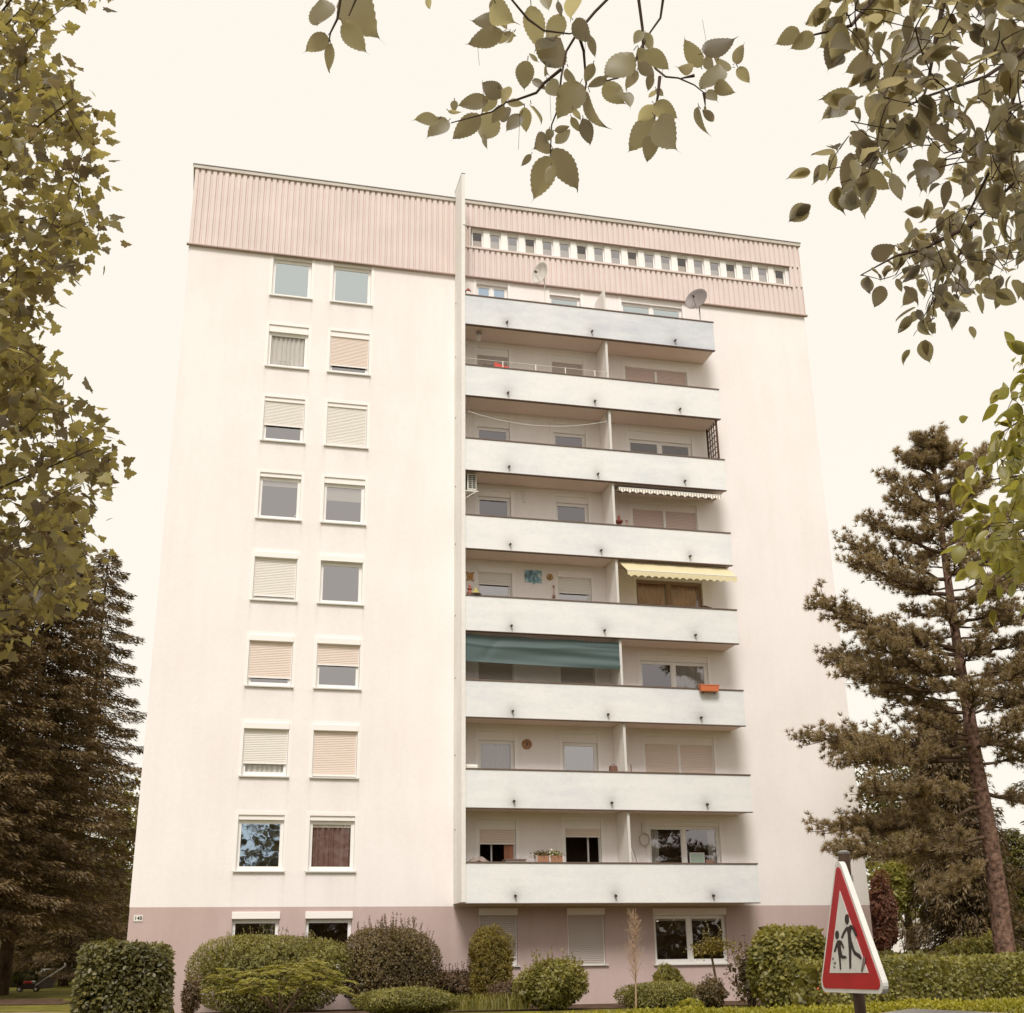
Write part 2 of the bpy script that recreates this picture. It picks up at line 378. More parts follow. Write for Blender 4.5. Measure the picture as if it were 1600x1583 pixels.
# corrugated cladding
def corr(m, x0, x1, z0, z1, y0=-.045, dp=.055, pit=.213):
    prof = []; x = x0; c = 0
    while x < x1-1e-6:
        for fr, yy in ((0, -dp), (.55, -dp), (.68, 0), (.87, 0)):
            xx = x+fr*pit
            if xx < x1: prof.append((xx, y0+yy))
        x += pit
    prof.append((x1, prof[-1][1]))
    for (a, ya), (b, yb) in zip(prof, prof[1:]): m.quad((a, ya, z0), (b, yb, z0), (b, yb, z1), (a, ya, z1))
CT, CBt = 28.31, 25.16
m = MB()
corr(m, -.03, 9.55, CBt, CT); corr(m, 9.65, 10.13, 26.44, 27.32); corr(m, 9.65, BX+.03, 27.32, CT); corr(m, 9.65, BX+.03, CBt, 26.42); corr(m, 23.2, BX+.03, 26.42, 27.32)
for xx in (-.031, BX+.031):
    y = -.08
    while y < 13:
        m.quad((xx, y, CBt), (xx, y+.12, CBt), (xx, y+.12, CT), (xx, y, CT)); s_ = .035 if xx > 1 else -.035
        m.quad((xx, y+.12, CBt), (xx-s_, y+.15, CBt), (xx-s_, y+.15, CT), (xx, y+.12, CT))
        m.quad((xx-s_, y+.15, CBt), (xx-s_, y+.19, CBt), (xx-s_, y+.19, CT), (xx-s_, y+.15, CT))
        m.quad((xx-s_, y+.19, CBt), (xx, y+.213, CBt), (xx, y+.213, CT), (xx-s_, y+.19, CT)); y += .213
m.build('cladding', CLAD, bld)
m = MB(); m.box(-.1, 9.53, -.15, .02, 28.31, 28.44); m.box(9.67, BX+.1, -.15, .02, 28.31, 28.44); m.box(-.1, -.032, .02, 13.1, 28.31, 28.44); m.box(BX+.032, BX+.1, .02, 13.1, 28.31, 28.44)
m.build('roof_edge', FLASH, bld)
m = MB(); m.box(-.12, 9.53, -.17, 0, 28.441, 28.47); m.box(9.67, BX+.12, -.17, 0, 28.441, 28.47)
m.build('roof_drip_edge', P('grey_flashing', (.22, .19, .17), .5, .4), bld)
DF = P('rose_flashing', (.42, .31, .27), .5, .4)
m = MB(); m.box(-.10, 9.53, -.13, 0, 25.115, 25.158); m.box(9.67, BX+.10, -.13, 0, 25.115, 25.158)
m.box(9.67, BX-.45, -.13, -.002, 27.30, 27.318); m.build('cladding_flashing', DF, bld)
MB().box(9.67, 23.26, -.14, .1, 26.36, 26.437).build('ribbon_sill', CLAD, bld)
# fin
FIN = render_mat('fin_render', (.86, .845, .81), (.62, .60, .57), .5)
fin = MB().box(9.54, 9.67, -1.27, -.002, 2.93, 28.77).build('fin', FIN, bld)
MB().box(9.535, 9.675, -1.275, -.002, 28.771, 28.80).build('fin_cap', DARK, fin)
MB().box(9.60, 9.68, -1.30, -1.272, 26.55, 26.68).build('lamp_box', WMETAL, fin)
for z in (5.1, 7.4, 9.9, 12.0, 14.5, 16.6, 19.2, 21.6, 23.8): MB().box(9.525, 9.539, -.30, -.26, z, z+.05).build('bolt', DARK, fin)

# windows
def slats(x0, x1, z0, z1, y, h=.055):
    m = MB(); z = z1
    while z > z0+1e-4:
        a = max(z-h, z0)
        m.quad((x0, y, a), (x1, y, a), (x1, y-.014, a+(z-a)*.35), (x0, y-.014, a+(z-a)*.35))
        m.quad((x0, y-.014, a+(z-a)*.35), (x1, y-.014, a+(z-a)*.35), (x1, y-.010, z-.006), (x0, y-.010, z-.006))
        m.quad((x0, y-.010, z-.006), (x1, y-.010, z-.006), (x1, y, z), (x0, y, z)); z -= h
    return m
def curtain(x0, x1, z0, z1, y, amp=.03, n=None):
    n = n or max(8, int((x1-x0)/.035)); m = MB(); ph = random.random()*6
    xs_ = np.linspace(x0, x1, n)
    yy = [y+amp*math.sin(i_*1.5+ph+.6*math.sin(i_*.37)) for i_ in range(n)]
    for a, b, c, d in zip(xs_, xs_[1:], yy, yy[1:]): m.quad((a, c, z0), (b, d, z0), (b, d, z1), (a, c, z1))
    return m
def window(k, c, x0, x1, z0, z1, glass=GLASS, shut=None, smat=SHUT, box=False, blind=0, cur=None, curx=None, frame=FRAME, pane=True, mull=None, head=.14, trim=True, sill=True, swing=False):
    """shut: fraction of the opening covered from the top"""
    top = z1
    fr = MB(); y0, y1 = .115, .175
    t = .055; zt = z1-(head if not box else .20); hb = .19
    fr.box(x0+.002, x0+t, y0, y1, z0+.002, zt); fr.box(x1-t, x1-.002, y0, y1, z0+.002, zt)
    fr.box(x0+t, x1-t, y0, y1, zt-t, zt); fr.box(x0+t, x1-t, y0, y1, z0+.002, z0+t+.04)
    cells = [(x0+t, x1-t)]
    if mull:
        mm = x0+(x1-x0)*mull; fr.box(mm-.05, mm+.05, y0-.01, y1, z0+t+.04, zt-t); cells = [(x0+t, mm-.05), (mm+.05, x1-t)]
    g = MB(); s_ = .05; bz, tz = z0+t+.04, zt-t
    for a, b in cells:
        if pane:
            fr.box(a, a+s_, y0+.012, y1-.005, bz, tz); fr.box(b-s_, b, y0+.012, y1-.005, bz, tz)
            fr.box(a+s_, b-s_, y0+.012, y1-.005, tz-s_, tz); fr.box(a+s_, b-s_, y0+.012, y1-.005, bz, bz+s_)
            g.quad((a+s_, y0+.03, bz+s_), (b-s_, y0+.03, bz+s_), (b-s_, y0+.03, tz-s_), (a+s_, y0+.03, tz-s_))
    if swing:   # sash standing open into the room
        a = x0+(x1-x0)*(.38 if c == 'L' else .70); fr.box(a, a+.05, .35, .40, bz, tz)
        if c == 'M': fr.box(a+.05, x1-t, .35, .39, tz-.07, tz)
    fo = fr.build('window', frame, bld)
    if pane: g.build('pane', glass, fo)
    MB().box(x0+.002, x1-.002, .03, .112, zt+.001, z1-.002).build('shutter_housing', TRIM, fo)
    if trim:
        m = MB(); e = .105; zb = z0 if c in 'LM' and k > 1 else z0
        m.box(x0-e, x0-.001, -.012, -.001, zb, z1+e); m.box(x1+.001, x1+e, -.012, -.001, zb, z1+e); m.box(x0-.001, x1+.001, -.012, -.001, z1+.001, z1+e)
        m.build('trim', TRIM, fo)
    if box:
        m = MB(); m.box(x0-.015, x1+.015, -.045, .028, z1-hb, z1+.012)
        m.build('shutter_box', TRIM, fo, bevel=.012)
    if shut:
        zs = zt-(zt-z0)*shut if shut < 1 else z0+.02
        sh = slats(x0+.03, x1-.03, zs, zt+.02, .085); so = sh.build('shutter', smat, fo)
        MB().box(x0+.01, x0+.032, .05, .10, z0+.01, zt).build('guide_rail', FRAME, fo); MB().box(x1-.032, x1-.01, .05, .10, z0+.01, zt).build('guide_rail', FRAME, fo)
        MB().box(x0+.03, x1-.03, .062, .092, zs-.045, zs-.001).build('shutter_bar', TRIM, fo)
    if sill and not (c in 'LM' and k > 1):
        MB().box(x0-.07, x1+.07, -.075, .11, z0-.035, z0+.001).build('sill', SILL, fo)
    if blind: MB().box(x0+t+.03, x1-t-.03, .19, .2, tz-(tz-bz)*blind, tz).build('blind', BLIND, fo)
    if cur:
        for (f0, f1, b0, cm) in cur:
            curtain(x0+(x1-x0)*f0, x0+(x1-x0)*f1, bz+(tz-bz)*b0, tz, .215).build('curtain', cm, fo)
    return fo
D = {
 (9, 'A'): dict(glass=GLASSB, head=.12), (8, 'A'): dict(head=.26, cur=[(.06, .97, 0, SHEER)], glass=GLASSC), (7, 'A'): dict(shut=.57, smat=SHUTW),
 (6, 'A'): dict(blind=.16), (5, 'A'): dict(shut=.86, smat=SHUTW, box=True), (4, 'A'): dict(shut=.78, box=True),
 (3, 'A'): dict(shut=.70, box=True, smat=SHUTW, cur=[(.04, .97, 0, CURT)], glass=GLASSC), (2, 'A'): dict(glass=GLASSS, blind=.05),
 (9, 'B'): dict(glass=GLASSB, head=.12), (8, 'B'): dict(shut=.76, head=.2), (7, 'B'): dict(shut=.94, smat=SHUTW),
 (6, 'B'): dict(blind=.40, head=.2), (5, 'B'): dict(box=True), (4, 'B'): dict(shut=.44, box=True), (3, 'B'): dict(shut=.93, box=True),
 (2, 'B'): dict(blind=.10, cur=[(.04, .97, 0, CURTD)], glass=GLASSC), (1, 'A'): dict(box=True, glass=GLASSD, trim=False), (1, 'B'): dict(box=True, glass=GLASSD, trim=False),
 (9, 'L'): dict(glass=GLASSS, mull=.5, blind=.3), (8, 'L'): dict(shut=1, smat=SHUTG, head=.3), (7, 'L'): dict(head=.35, glass=GLASSH), (6, 'L'): dict(head=.2, glass=GLASSH),
 (5, 'L'): dict(shut=.17, box=True, smat=SHUTW), (4, 'L'): dict(shut=1, smat=SHUTG), (3, 'L'): dict(cur=[(.1, .9, 0, SHEER)], head=.28, glass=GLASSH), (2, 'L'): dict(shut=.2, smat=SHUT, pane=False, cur=[(.72, .96, 0, CURTB)], head=.3, swing=True),
 (1, 'L'): dict(shut=.82, box=True, smat=SHUTG, trim=False),
 (9, 'M'): dict(glass=GLASSB, head=.25), (8, 'M'): dict(shut=1, smat=SHUTG, head=.28), (7, 'M'): dict(head=.32, glass=GLASSH), (6, 'M'): dict(head=.22, glass=GLASSH),
 (5, 'M'): dict(shut=.24, box=True, smat=SHUTW), (4, 'M'): dict(shut=1, smat=SHUTG), (3, 'M'): dict(head=.28), (2, 'M'): dict(shut=.10, pane=False, head=.25, swing=True),
 (1, 'M'): dict(shut=1, box=True, smat=SHUTG, trim=False),
 (9, 'R'): dict(glass=GLASSB, mull=.5, head=.2), (8, 'R'): dict(shut=1, smat=SHUTB, box=True, mull=.5), (7, 'R'): dict(mull=.5, head=.32, glass=GLASSD), (6, 'R'): dict(shut=1, smat=SHUTB, mull=.5, head=.25),
 (5, 'R'): dict(mull=.5, frame=FRAMEB, cur=[(.04, .45, 0, CURTB), (.55, .96, 0, CURTB)], head=.1, glass=GLASSD), (4, 'R'): dict(mull=.5, cur=[(.53, .96, 0, SHEER)], head=.2, glass=GLASSH),
 (3, 'R'): dict(shut=1, mull=.5, head=.25, smat=SHUT), (2, 'R'): dict(mull=.5, head=.12, glass=GLASSH, cur=[(.05, .16, 0, CURT), (.86, .95, 0, CURT)]), (1, 'R'): dict(mull=.5, box=True, glass=GLASSD, trim=False, blind=.08),
}
for (k, c, x0, x1, z0, z1) in wins:
    d = dict(D[(k, c)]); fo = window(k, c, x0, x1, z0, z1, **d)
    if c == 'R' and d.get('shut'):
        MB().box(17.22, 17.31, .05, .112, z0+.02, z1-.25).build('post', FRAME, fo)
# ribbon of small windows
pit = (23.2-10.15)/19
for j in range(19):
    a = 10.15+j*pit; x0, x1 = a+.05, a+.05+.44
    if j == 18: x0, x1 = a+.1, a+.54
    fr = MB(); y0, y1 = .08, .13; z0, z1 = 26.45, 27.22
    fr.box(x0, x0+.05, y0, y1, z0, z1); fr.box(x1-.05, x1, y0, y1, z0, z1); fr.box(x0+.05, x1-.05, y0, y1, z1-.05, z1); fr.box(x0+.05, x1-.05, y0, y1, z0, z0+.05)
    fr.box(x1+.002, a+pit+.048 if j < 18 else 23.19, .0, .14, z0, 27.29); fr.box(x0, x1, .05, .14, z1+.001, 27.29)
    fo = fr.build('small_window', FRAME, bld)
    MB().quad((x0+.05, .1, z0+.05), (x1-.05, .1, z0+.05), (x1-.05, .1, z1-.05), (x0+.05, .1, z1-.05)).build('pane', GLASS if j % 3 else GLASSD, fo)
    MB().box(x0+.05, x1-.05, .16, .17, z0+.05, z0+.42+.06*(j % 2)).build('blind', BLIND if j % 4 else SHUTW, fo)

# balconies
BR = 19.19
slab_me = par_me = None
for k in range(9, 1, -1):
    b = (k-9)*S
    sl = MB().box(9.672, BR, -1.10, -.003, 22.525+b, 22.68+b).build('balcony', SOFF, bld)
    MB().box(9.675, BR-.112, -1.098, -.004, 22.682+b, 22.70+b).build('bounce_tiles', TILE_BOUNCE, sl)  # hidden behind the parapet, added to throw warm light upwards
    m = MB(); m.box(9.672, BR, -1.214, -1.101, 22.50+b, 23.66+b); m.box(BR-.11, BR, -1.10, -.003, 22.682+b, 23.66+b)
    m.build('parapet', PARA9 if k == 9 else PARA, sl, bevel=.008)
    m = MB(); m.box(9.672, BR+.02, -1.24, -1.08, 23.662+b, 23.70+b); m.box(BR-.13, BR+.02, -1.08, -.003, 23.662+b, 23.70+b)
    m.build('coping', COPE, sl)
    MB().box(9.672, BR, -1.235, -1.10, 22.478+b, 22.498+b).build('drip_edge', COPE, sl)
    for x in (11.2, 14.38, 17.6):
        m = MB(); m.tube([(x, -1.20, 22.72+b), (x, -1.33, 22.70+b)], .034, 10); m.build('drain_spout', DARK, sl)
    zt = 22.52+b+S if k < 9 else 24.6
    m = MB(); m.box(14.93, 14.985, -1.095, -.004, 22.70+b, zt-.004)
    pr_ = m.build('partition', TRIM, sl); m = MB(); m.box(14.915, 14.999, -1.12, -1.096, 22.70+b, zt-.004); m.build('partition_post', SILL, pr_)

def part(m, name, mat, par, **kw): return m.build(name, mat, par, **kw)
SX = lambda k: 22.525+(k-8)*S   # height of the soffit above balcony k
FL = lambda k: 22.68+(k-9)*S    # floor height of balcony k
RT = lambda k: 23.70+(k-9)*S    # rail top

# satellite dishes
def dish(c, r, look, mast, col, armc, label):
    t = empty('satellite_dish', mast[0], label, 'satellite dish', 'satellite dishes on the top balcony')
    l = np.array(look, float); l /= np.linalg.norm(l); c = np.array(c)
    prof = [(r*q, .22*r*q*q*1.2) for q in (.02, .3, .55, .8, 1.0)]+[(r, .22*r*1.2+.012), (r*.97, .22*r*1.2+.012)]+[(r*q, .22*r*q*q*1.2+.012) for q in (.8, .55, .3, .02)]
    MB().lathe(c, l, prof, 36).build('reflector', col, t, smooth=True)
    up = np.array([0, 0, 1.]); low = c-np.array([0, 0, r*.95])+l*.1
    tip = c+l*r*1.05-np.array([0, 0, r*.12])
    MB().tube([low, tip], .014, 8).build('feed_arm', armc, t)
    MB().lathe(tip-l*.05, l*-1, [(.03, 0), (.045, .02), (.045, .09), (.03, .12)], 12).build('receiver_head', DARK, t)
    m = MB(); m.tube([c-l*.02, c-l*.12+[0, 0, -.05], mast[1]], .022, 8); m.obox(c-l*.05, l*.05, np.cross(l, up)*.06, (0, 0, .08)); m.build('mount', armc, t)
    MB().tube(mast, .022, 10).build('mast', armc, t)
    return t
DG = P('dish_grey', (.24, .21, .205), .5, .4); DW = P('dish_white', (.66, .63, .58), .5, .4, var=.15, scale=5)
c1 = atY(847, 428, -1.0); c2 = atY(1090, 470, -1.15)
dish(c1, .42, (-.85, -.45, .02), [(c1[0]+.1, -.95, FL(9)), (c1[0]+.1, -.95, c1[2]-.45), (c1[0]+.08, -.95, c1[2]-.2)], DW, WMETAL, 'white satellite dish on the top balcony beside the middle door')
dish(c2, .46, (-.70, -.62, .20), [(c2[0]+.05, -1.15, RT(9)-.1), (c2[0]+.05, -1.15, c2[2]-.5), (c2[0]+.08, -1.05, c2[2]-.1)], DG, METAL, 'dark grey satellite dish at the right end of the top balcony')

# small box by the fin on the top balcony
p = atY(731, 456, -1.15)
t = empty('lantern_box', (p[0], -1.15, RT(9)), 'small red roofed lantern box on top parapet against the fin', 'lantern')
MB().box(p[0]-.07, p[0]+.07, -1.22, -1.08, RT(9)+.002, RT(9)+.14).build('body', WMETAL, t)
MB().prism([(p[0]-.1, -1.24, RT(9)+.141), (p[0]+.1, -1.24, RT(9)+.141), (p[0], -1.24, RT(9)+.24)], (0, .18, 0)).build('lid', P('dull_red', (.35, .07, .06)), t)

# wind chime
p = atY(748, 517, -.7)
t = empty('wind_chime', (p[0], -.7, SX(8)), 'wind chime with pale tubes under the topmost balcony slab', 'wind chime')
MB().lathe((p[0], -.7, SX(8)-.10), (0, 0, 1), [(.11, 0), (.10, .03), (.02, .08), (.01, .10)], 14).build('canopy', METAL, t)
for j in range(5):
    a = j*1.256; x_, y_ = p[0]+.06*math.cos(a), -.7+.06*math.sin(a)
    MB().tube([(x_, y_, SX(8)-.1), (x_, y_, SX(8)-.34-.03*j)], .011, 6).build('tube', WMETAL, t)

# washing / cloth rail on balcony 8
zr = RT(8)
t = empty('wire_railing', (9.7, -1.16, zr), 'thin white wire railing above the parapet one floor below the top', 'railing')
m = MB(); m.tube([(9.70, -1.16, zr+.26), (14.93, -1.16, zr+.26)], .009, 6); m.build('rail', WMETAL, t)
for x in (11.05, 12.25, 13.35, 14.45): MB().box(x-.016, x+.016, -1.175, -1.145, zr+.001, zr+.27).build('post', WMETAL, t)
RED = P('red_cloth', (.75, .12, .10), .8, .2, var=.2, scale=5)
m = MB(); n = 14
for j in range(n):
    x_ = 10.76+j*.54/n; x2 = x_+.54/n; a0 = -1.08+.012*math.sin(j*1.3); a1 = -1.08+.012*math.sin(j*1.3+1.3)
    m.quad((x_, a0, zr-.12-.005*j), (x2, a1, zr-.125-.005*j), (x2, a1-.01, zr+.235-.010*j), (x_, a0-.01, zr+.245-.010*j))
o_ = m.build('towel', RED); tag(o_, 'red towel hanging behind the wire railing', 'towel')
t = empty('flower_box_rack', (11.2, -1.02, zr), 'row of dark flower boxes behind the wire railing beside the red towel', 'flower boxes')
for x0_, x1_, zz, mt in ((10.36, 10.74, .13, DARK), (11.28, 11.6, .09, COPE), (11.66, 11.78, .08, DARK), (11.84, 12.0, .08, DARK)):
    MB().box(x0_, x1_, -1.07, -.95, zr-.15, zr+zz).build('box', mt, t)
tag(MB().box(12.03, 12.66, -1.06, -.96, zr-.2, zr+.10).build('tray', BLIND, bevel=.01), 'white plastic tray standing behind the wire railing', 'tray')
GR = P('flower_green', (.10, .12, .04)); PK = P('flower_pink', (.5, .2, .2)); WF = P('flower_white', (.8, .78, .74))

# ------------------------------------------------------------------ foliage tools
def unit(a): return a/(np.linalg.norm(a, axis=-1, keepdims=True)+1e-9)
def T_oval(n=3, wd=.3, fold=.05):
    # leaf along +X from 0 to 1
    xs_ = np.linspace(0, 1, n+2)
    V = [(0, 0, 0)]; F = []
    for x in xs_[1:-1]:
        ww = wd*math.sin(math.pi*x**.85); V += [(x, ww, fold), (x, 0, 0), (x, -ww, fold)]
    V.append((1, 0, -.04))
    F += [(0, 2, 1), (0, 3, 2)]
    for j in range(n-1):
        a = 1+3*j; b = a+3; F += [(a, a+1, b+1), (a, b+1, b), (a+1, a+2, b+2), (a+1, b+2, b+1)]
    a = 1+3*(n-1); e = len(V)-1; F += [(a, a+1, e), (a+1, a+2, e)]
    return np.array(V, float), np.array(F)
def T_elm():
    # broad serrated leaf with drawn-out tip, doubly curved
    V = []; F = []; n = 21
    V.append((0, 0, 0))
    for j in range(1, n):
        x = j/n; ww = .285*(math.sin(math.pi*min(1, x*1.02)**.72))**.9
        if x > .88: ww *= .55
        ser = .011*(1 if j % 2 else -1)
        dz = .10*math.sin(x*2.6)
        V += [(x-.01, ww+ser, .07+dz), (x, 0, dz), (x-.01, -ww-ser, .06+dz)]
    V.append((1.06, .02, .0)); F += [(0, 2, 1), (0, 3, 2)]
    for j in range(n-2):
        a = 1+3*j; b = a+3; F += [(a, a+1, b+1), (a, b+1, b), (a+1, a+2, b+2), (a+1, b+2, b+1)]
    a = 1+3*(n-2); e = len(V)-1; F += [(a, a+1, e), (a+1, a+2, e)]
    return np.array(V, float), np.array(F)
def T_maple():
    pts = [(0, 0), (-.06, .10), (-.10, .26), (-.06, .38), (.06, .34), (.14, .40), (.20, .54), (.32, .52), (.36, .40), (.46, .40), (.50, .27), (.58, .22), (.70, .25), (.76, .16), (.86, .12), (1.0, 0)]
    full = pts+[(x, -y) for x, y in pts[-2:0:-1]]
    V = [(.32, 0, .05)]+[(x, y, -.10*abs(y)) for x, y in full]; n = len(full)
    F = [(0, 1+j, 1+(j+1) % n) for j in range(n)]
    return np.array(V, float), np.array(F)
def T_dia(wd=.3):
    return np.array([(0, 0, 0), (.45, wd, .05), (1, 0, -.03), (.45, -wd, .05)], float), np.array([(0, 2, 1), (0, 3, 2)])
def T_needle(wd=.05):
    return np.array([(0, wd, 0), (0, -wd, 0), (1, 0, 0)], float), np.array([(0, 1, 2)])
def inst(T, Pn, Xd, Zd, s):
    V0, F0 = T; N = len(Pn); Xd = unit(Xd); Yd = unit(np.cross(Zd, Xd)); Zd = np.cross(Xd, Yd)
    s = np.broadcast_to(np.asarray(s, float), (N,))[:, None, None]
    V = Pn[:, None]+s*(V0[None, :, 0:1]*Xd[:, None]+V0[None, :, 1:2]*Yd[:, None]+V0[None, :, 2:3]*Zd[:, None])
    F = F0[None]+(np.arange(N)*len(V0))[:, None, None]
    return V.reshape(-1, 3), F.reshape(-1, 3)
def join(L):
    Vs, Fs, o_ = [], [], 0
    for V, F in L: Vs.append(V); Fs.append(F+o_); o_ += len(V)
    return np.concatenate(Vs), np.concatenate(Fs)
def rdir(n): return unit(rng.normal(size=(n, 3)))

G_PRIVET = leafmat('privet_leaf', (.075, .070, .022), (.18, .155, .042), .25, gloss=.05, rough=.5)
G_OLIVE = leafmat('olive_leaf', (.13, .118, .034), (.32, .295, .08), .35)
G_DARK = leafmat('dark_shrub_leaf', (.09, .068, .03), (.23, .17, .07), .3)
G_LIME = leafmat('lime_leaf', (.24, .235, .05), (.36, .33, .08), .35)
G_YEW = leafmat('yew_leaf', (.13, .10, .02), (.28, .215, .04), .25)
G_BRIGHT = leafmat('bright_leaf', (.14, .135, .032), (.34, .30, .08), .35)
G_GOLD = leafmat('golden_hedge_leaf', (.22, .21, .018), (.36, .32, .03), .3)
G_RED = leafmat('maroon_leaf', (.15, .065, .045), (.27, .12, .075), .3)
G_BROWN = leafmat('brown_shrub_leaf', (.10, .065, .035), (.17, .11, .055), .25)
G_CON = leafmat('spruce_needles', (.092, .061, .027), (.235, .162, .070), .2, gloss=.05)
G_CON2 = leafmat('pale_spruce_needles', (.09, .08, .02), (.20, .18, .05), .2, gloss=.03)  # greener needle colour for the pale spruce
G_PINE = leafmat('pine_needles', (.22, .158, .092), (.39, .30, .165), .35, gloss=.06)
G_MAPLE = leafmat('maple_leaf', (.13, .10, .058), (.34, .30, .10), .6, tcol=(1.6, 1.5, 1.2), gloss=.04)
G_ELM = leafmat('elm_leaf', (.19, .155, .10), (.36, .32, .17), .72, tcol=(1.5, 1.45, 1.3), gloss=.05)
G_ELML = leafmat('young_elm_leaf', (.26, .25, .045), (.38, .34, .08), .55, tcol=(1.4, 1.35, .9), gloss=.05)
G_FAR = leafmat('far_tree_leaf', (.07, .065, .022), (.16, .14, .045), .3)
STEMC = P('shrub_stem', (.16, .11, .075), .9, .1)
DRYST = P('dry_stem', (.42, .29, .19), .9, .1)

def lumpy(d, seed, amp=.12, fr=3.2):
    r_ = np.random.default_rng(seed); o_ = np.zeros(len(d))
    for _ in range(6):
        k = r_.normal(size=3)*fr; o_ += np.sin(d@k+r_.uniform(0, 6))
    return 1+amp*o_/2.4
def bush(name, label, cat, x, y, w, d, h, mat, n, ls, T=None, boxy=0, sprouts=0, spr_len=.4, z0=None, group=None, lean=.0, droop=.2, amp=.12, base=0.):
    z0 = float(gh(x, y)) if z0 is None else z0
    t = empty(name, (x, y, z0), label, cat, group)
    T = T or T_oval(1, .3)
    dd = rdir(n); seed = int(abs(x*97+y*31)*10) % 9999
    e = 2+boxy*8
    rr = 1/np.power((np.abs(dd)**e).sum(1), 1/e)          # superellipsoid
    dep = 1-np.abs(rng.normal(0, .10+.0*dd[:, 0], n)); dep = np.where(rng.random(n) < .18, rng.uniform(.35, .9, n), dep)
    Pp = dd*(rr*lumpy(dd, seed, amp)*dep)[:, None]*np.array([w/2, d/2, (h-base)/2])+np.array([x, y, z0+base+(h-base)/2])
    keep = Pp[:, 2] > z0+.02; Pp = Pp[keep]; dk = dd[keep]; m_ = len(Pp)
    X_ = unit(dk*.6+rdir(m_)*.9+np.array([0, 0, -droop])); Z_ = unit(dk*.8+rdir(m_)*.6+np.array([0, 0, .5]))
    L = [inst(T, Pp, X_, Z_, ls*rng.uniform(.6, 1.25, m_))]
    ni = int(n*.22); di = rdir(ni); e_i = 1/np.power((np.abs(di)**e).sum(1), 1/e)
    Pi = di*(e_i*lumpy(di, seed, amp)*rng.uniform(.45, .84, ni))[:, None]*np.array([w/2, d/2, (h-base)/2])+np.array([x, y, z0+base+(h-base)/2]); Pi = Pi[Pi[:, 2] > z0]
    L.append(inst(T_oval(1, .42), Pi, rdir(len(Pi)), unit(di[:len(Pi)]+rdir(len(Pi))*.6), ls*2.3))
    sm_ = MB()
    for j in range(sprouts):
        a = rng.uniform(0, 6.28); q = rng.uniform(0, .9)**.5; bx, by = x+math.cos(a)*q*w/2*.9, y+math.sin(a)*q*d/2*.9
        bz = z0+h/2+(h/2)*math.sqrt(max(.02, 1-q*q))*.9; l = spr_len*rng.uniform(.4, 1.1)
        tip = np.array([bx+rng.normal(0, .12)*l+(bx-x)*.25*l, by+rng.normal(0, .12)*l, bz+l])
        sm_.tube([(bx, by, bz-.1), tip], [.006, .003], 4, cap=False)
        kk = int(10*l/.3)+3; tt = rng.random(kk)[:, None]
        pp = np.array([bx, by, bz-.05])*(1-tt)+tip*tt
        L.append(inst(T, pp, unit(rdir(kk)+[0, 0, .3]), unit(rdir(kk)+[0, 0, .6]), ls*.8))
    for j in range(7):
        a = rng.uniform(0, 6.28); sm_.tube([(x+.08*math.cos(a), y+.08*math.sin(a), z0-.05), (x+w*.2*math.cos(a), y+d*.2*math.sin(a), z0+h*.45), (x+w*.33*math.cos(a), y+d*.33*math.sin(a), z0+h*.75)], [.025, .016, .006], 6)
    V, F = join(L); trimesh('foliage', V, F, mat, t); sm_.build('stem', STEMC, t)
    return t
def px_bush(u0, u1, vt, D, **kw):
    """centre, width and height of a shrub standing at depth D whose extent is known"""
    c = atD((u0+u1)/2, vt, D); w_ = (u1-u0)*D/FPX
    return dict(x=float(c[0]), y=float(c[1]), w=float(w_), h=float(c[2])-float(gh(c[0], c[1])))

def bez(a, b, sag=.0, n=6, mid=None):
    a, b = np.array(a, float), np.array(b, float)
    m_ = (a+b)/2+np.array([0, 0, sag]) if mid is None else np.array(mid, float)
    return [(1-t)**2*a+2*t*(1-t)*m_+t*t*b for t in np.linspace(0, 1, n)]
def grow(m, sp, C_, r):
    """join every spray to the nearest point of the wood built so far"""
    pool = np.array(sp, float); d0 = np.array([np.min(np.linalg.norm(pool-c, axis=1)) for c in C_])
    for i_ in np.argsort(d0):
        c = C_[i_]; d_ = np.linalg.norm(pool-c, axis=1); q = pool[int(np.argmin(d_))]; l = np.linalg.norm(c-q)
        mid = (q+c)/2+rng.normal(0, .10, 3)*l+[0, 0, .08*l]
        m.tube(bez(q, c, n=5, mid=mid), [r*1.2, r, r*.9, r*.8, r*.55], 4, cap=False); pool = np.vstack([pool, c, mid])
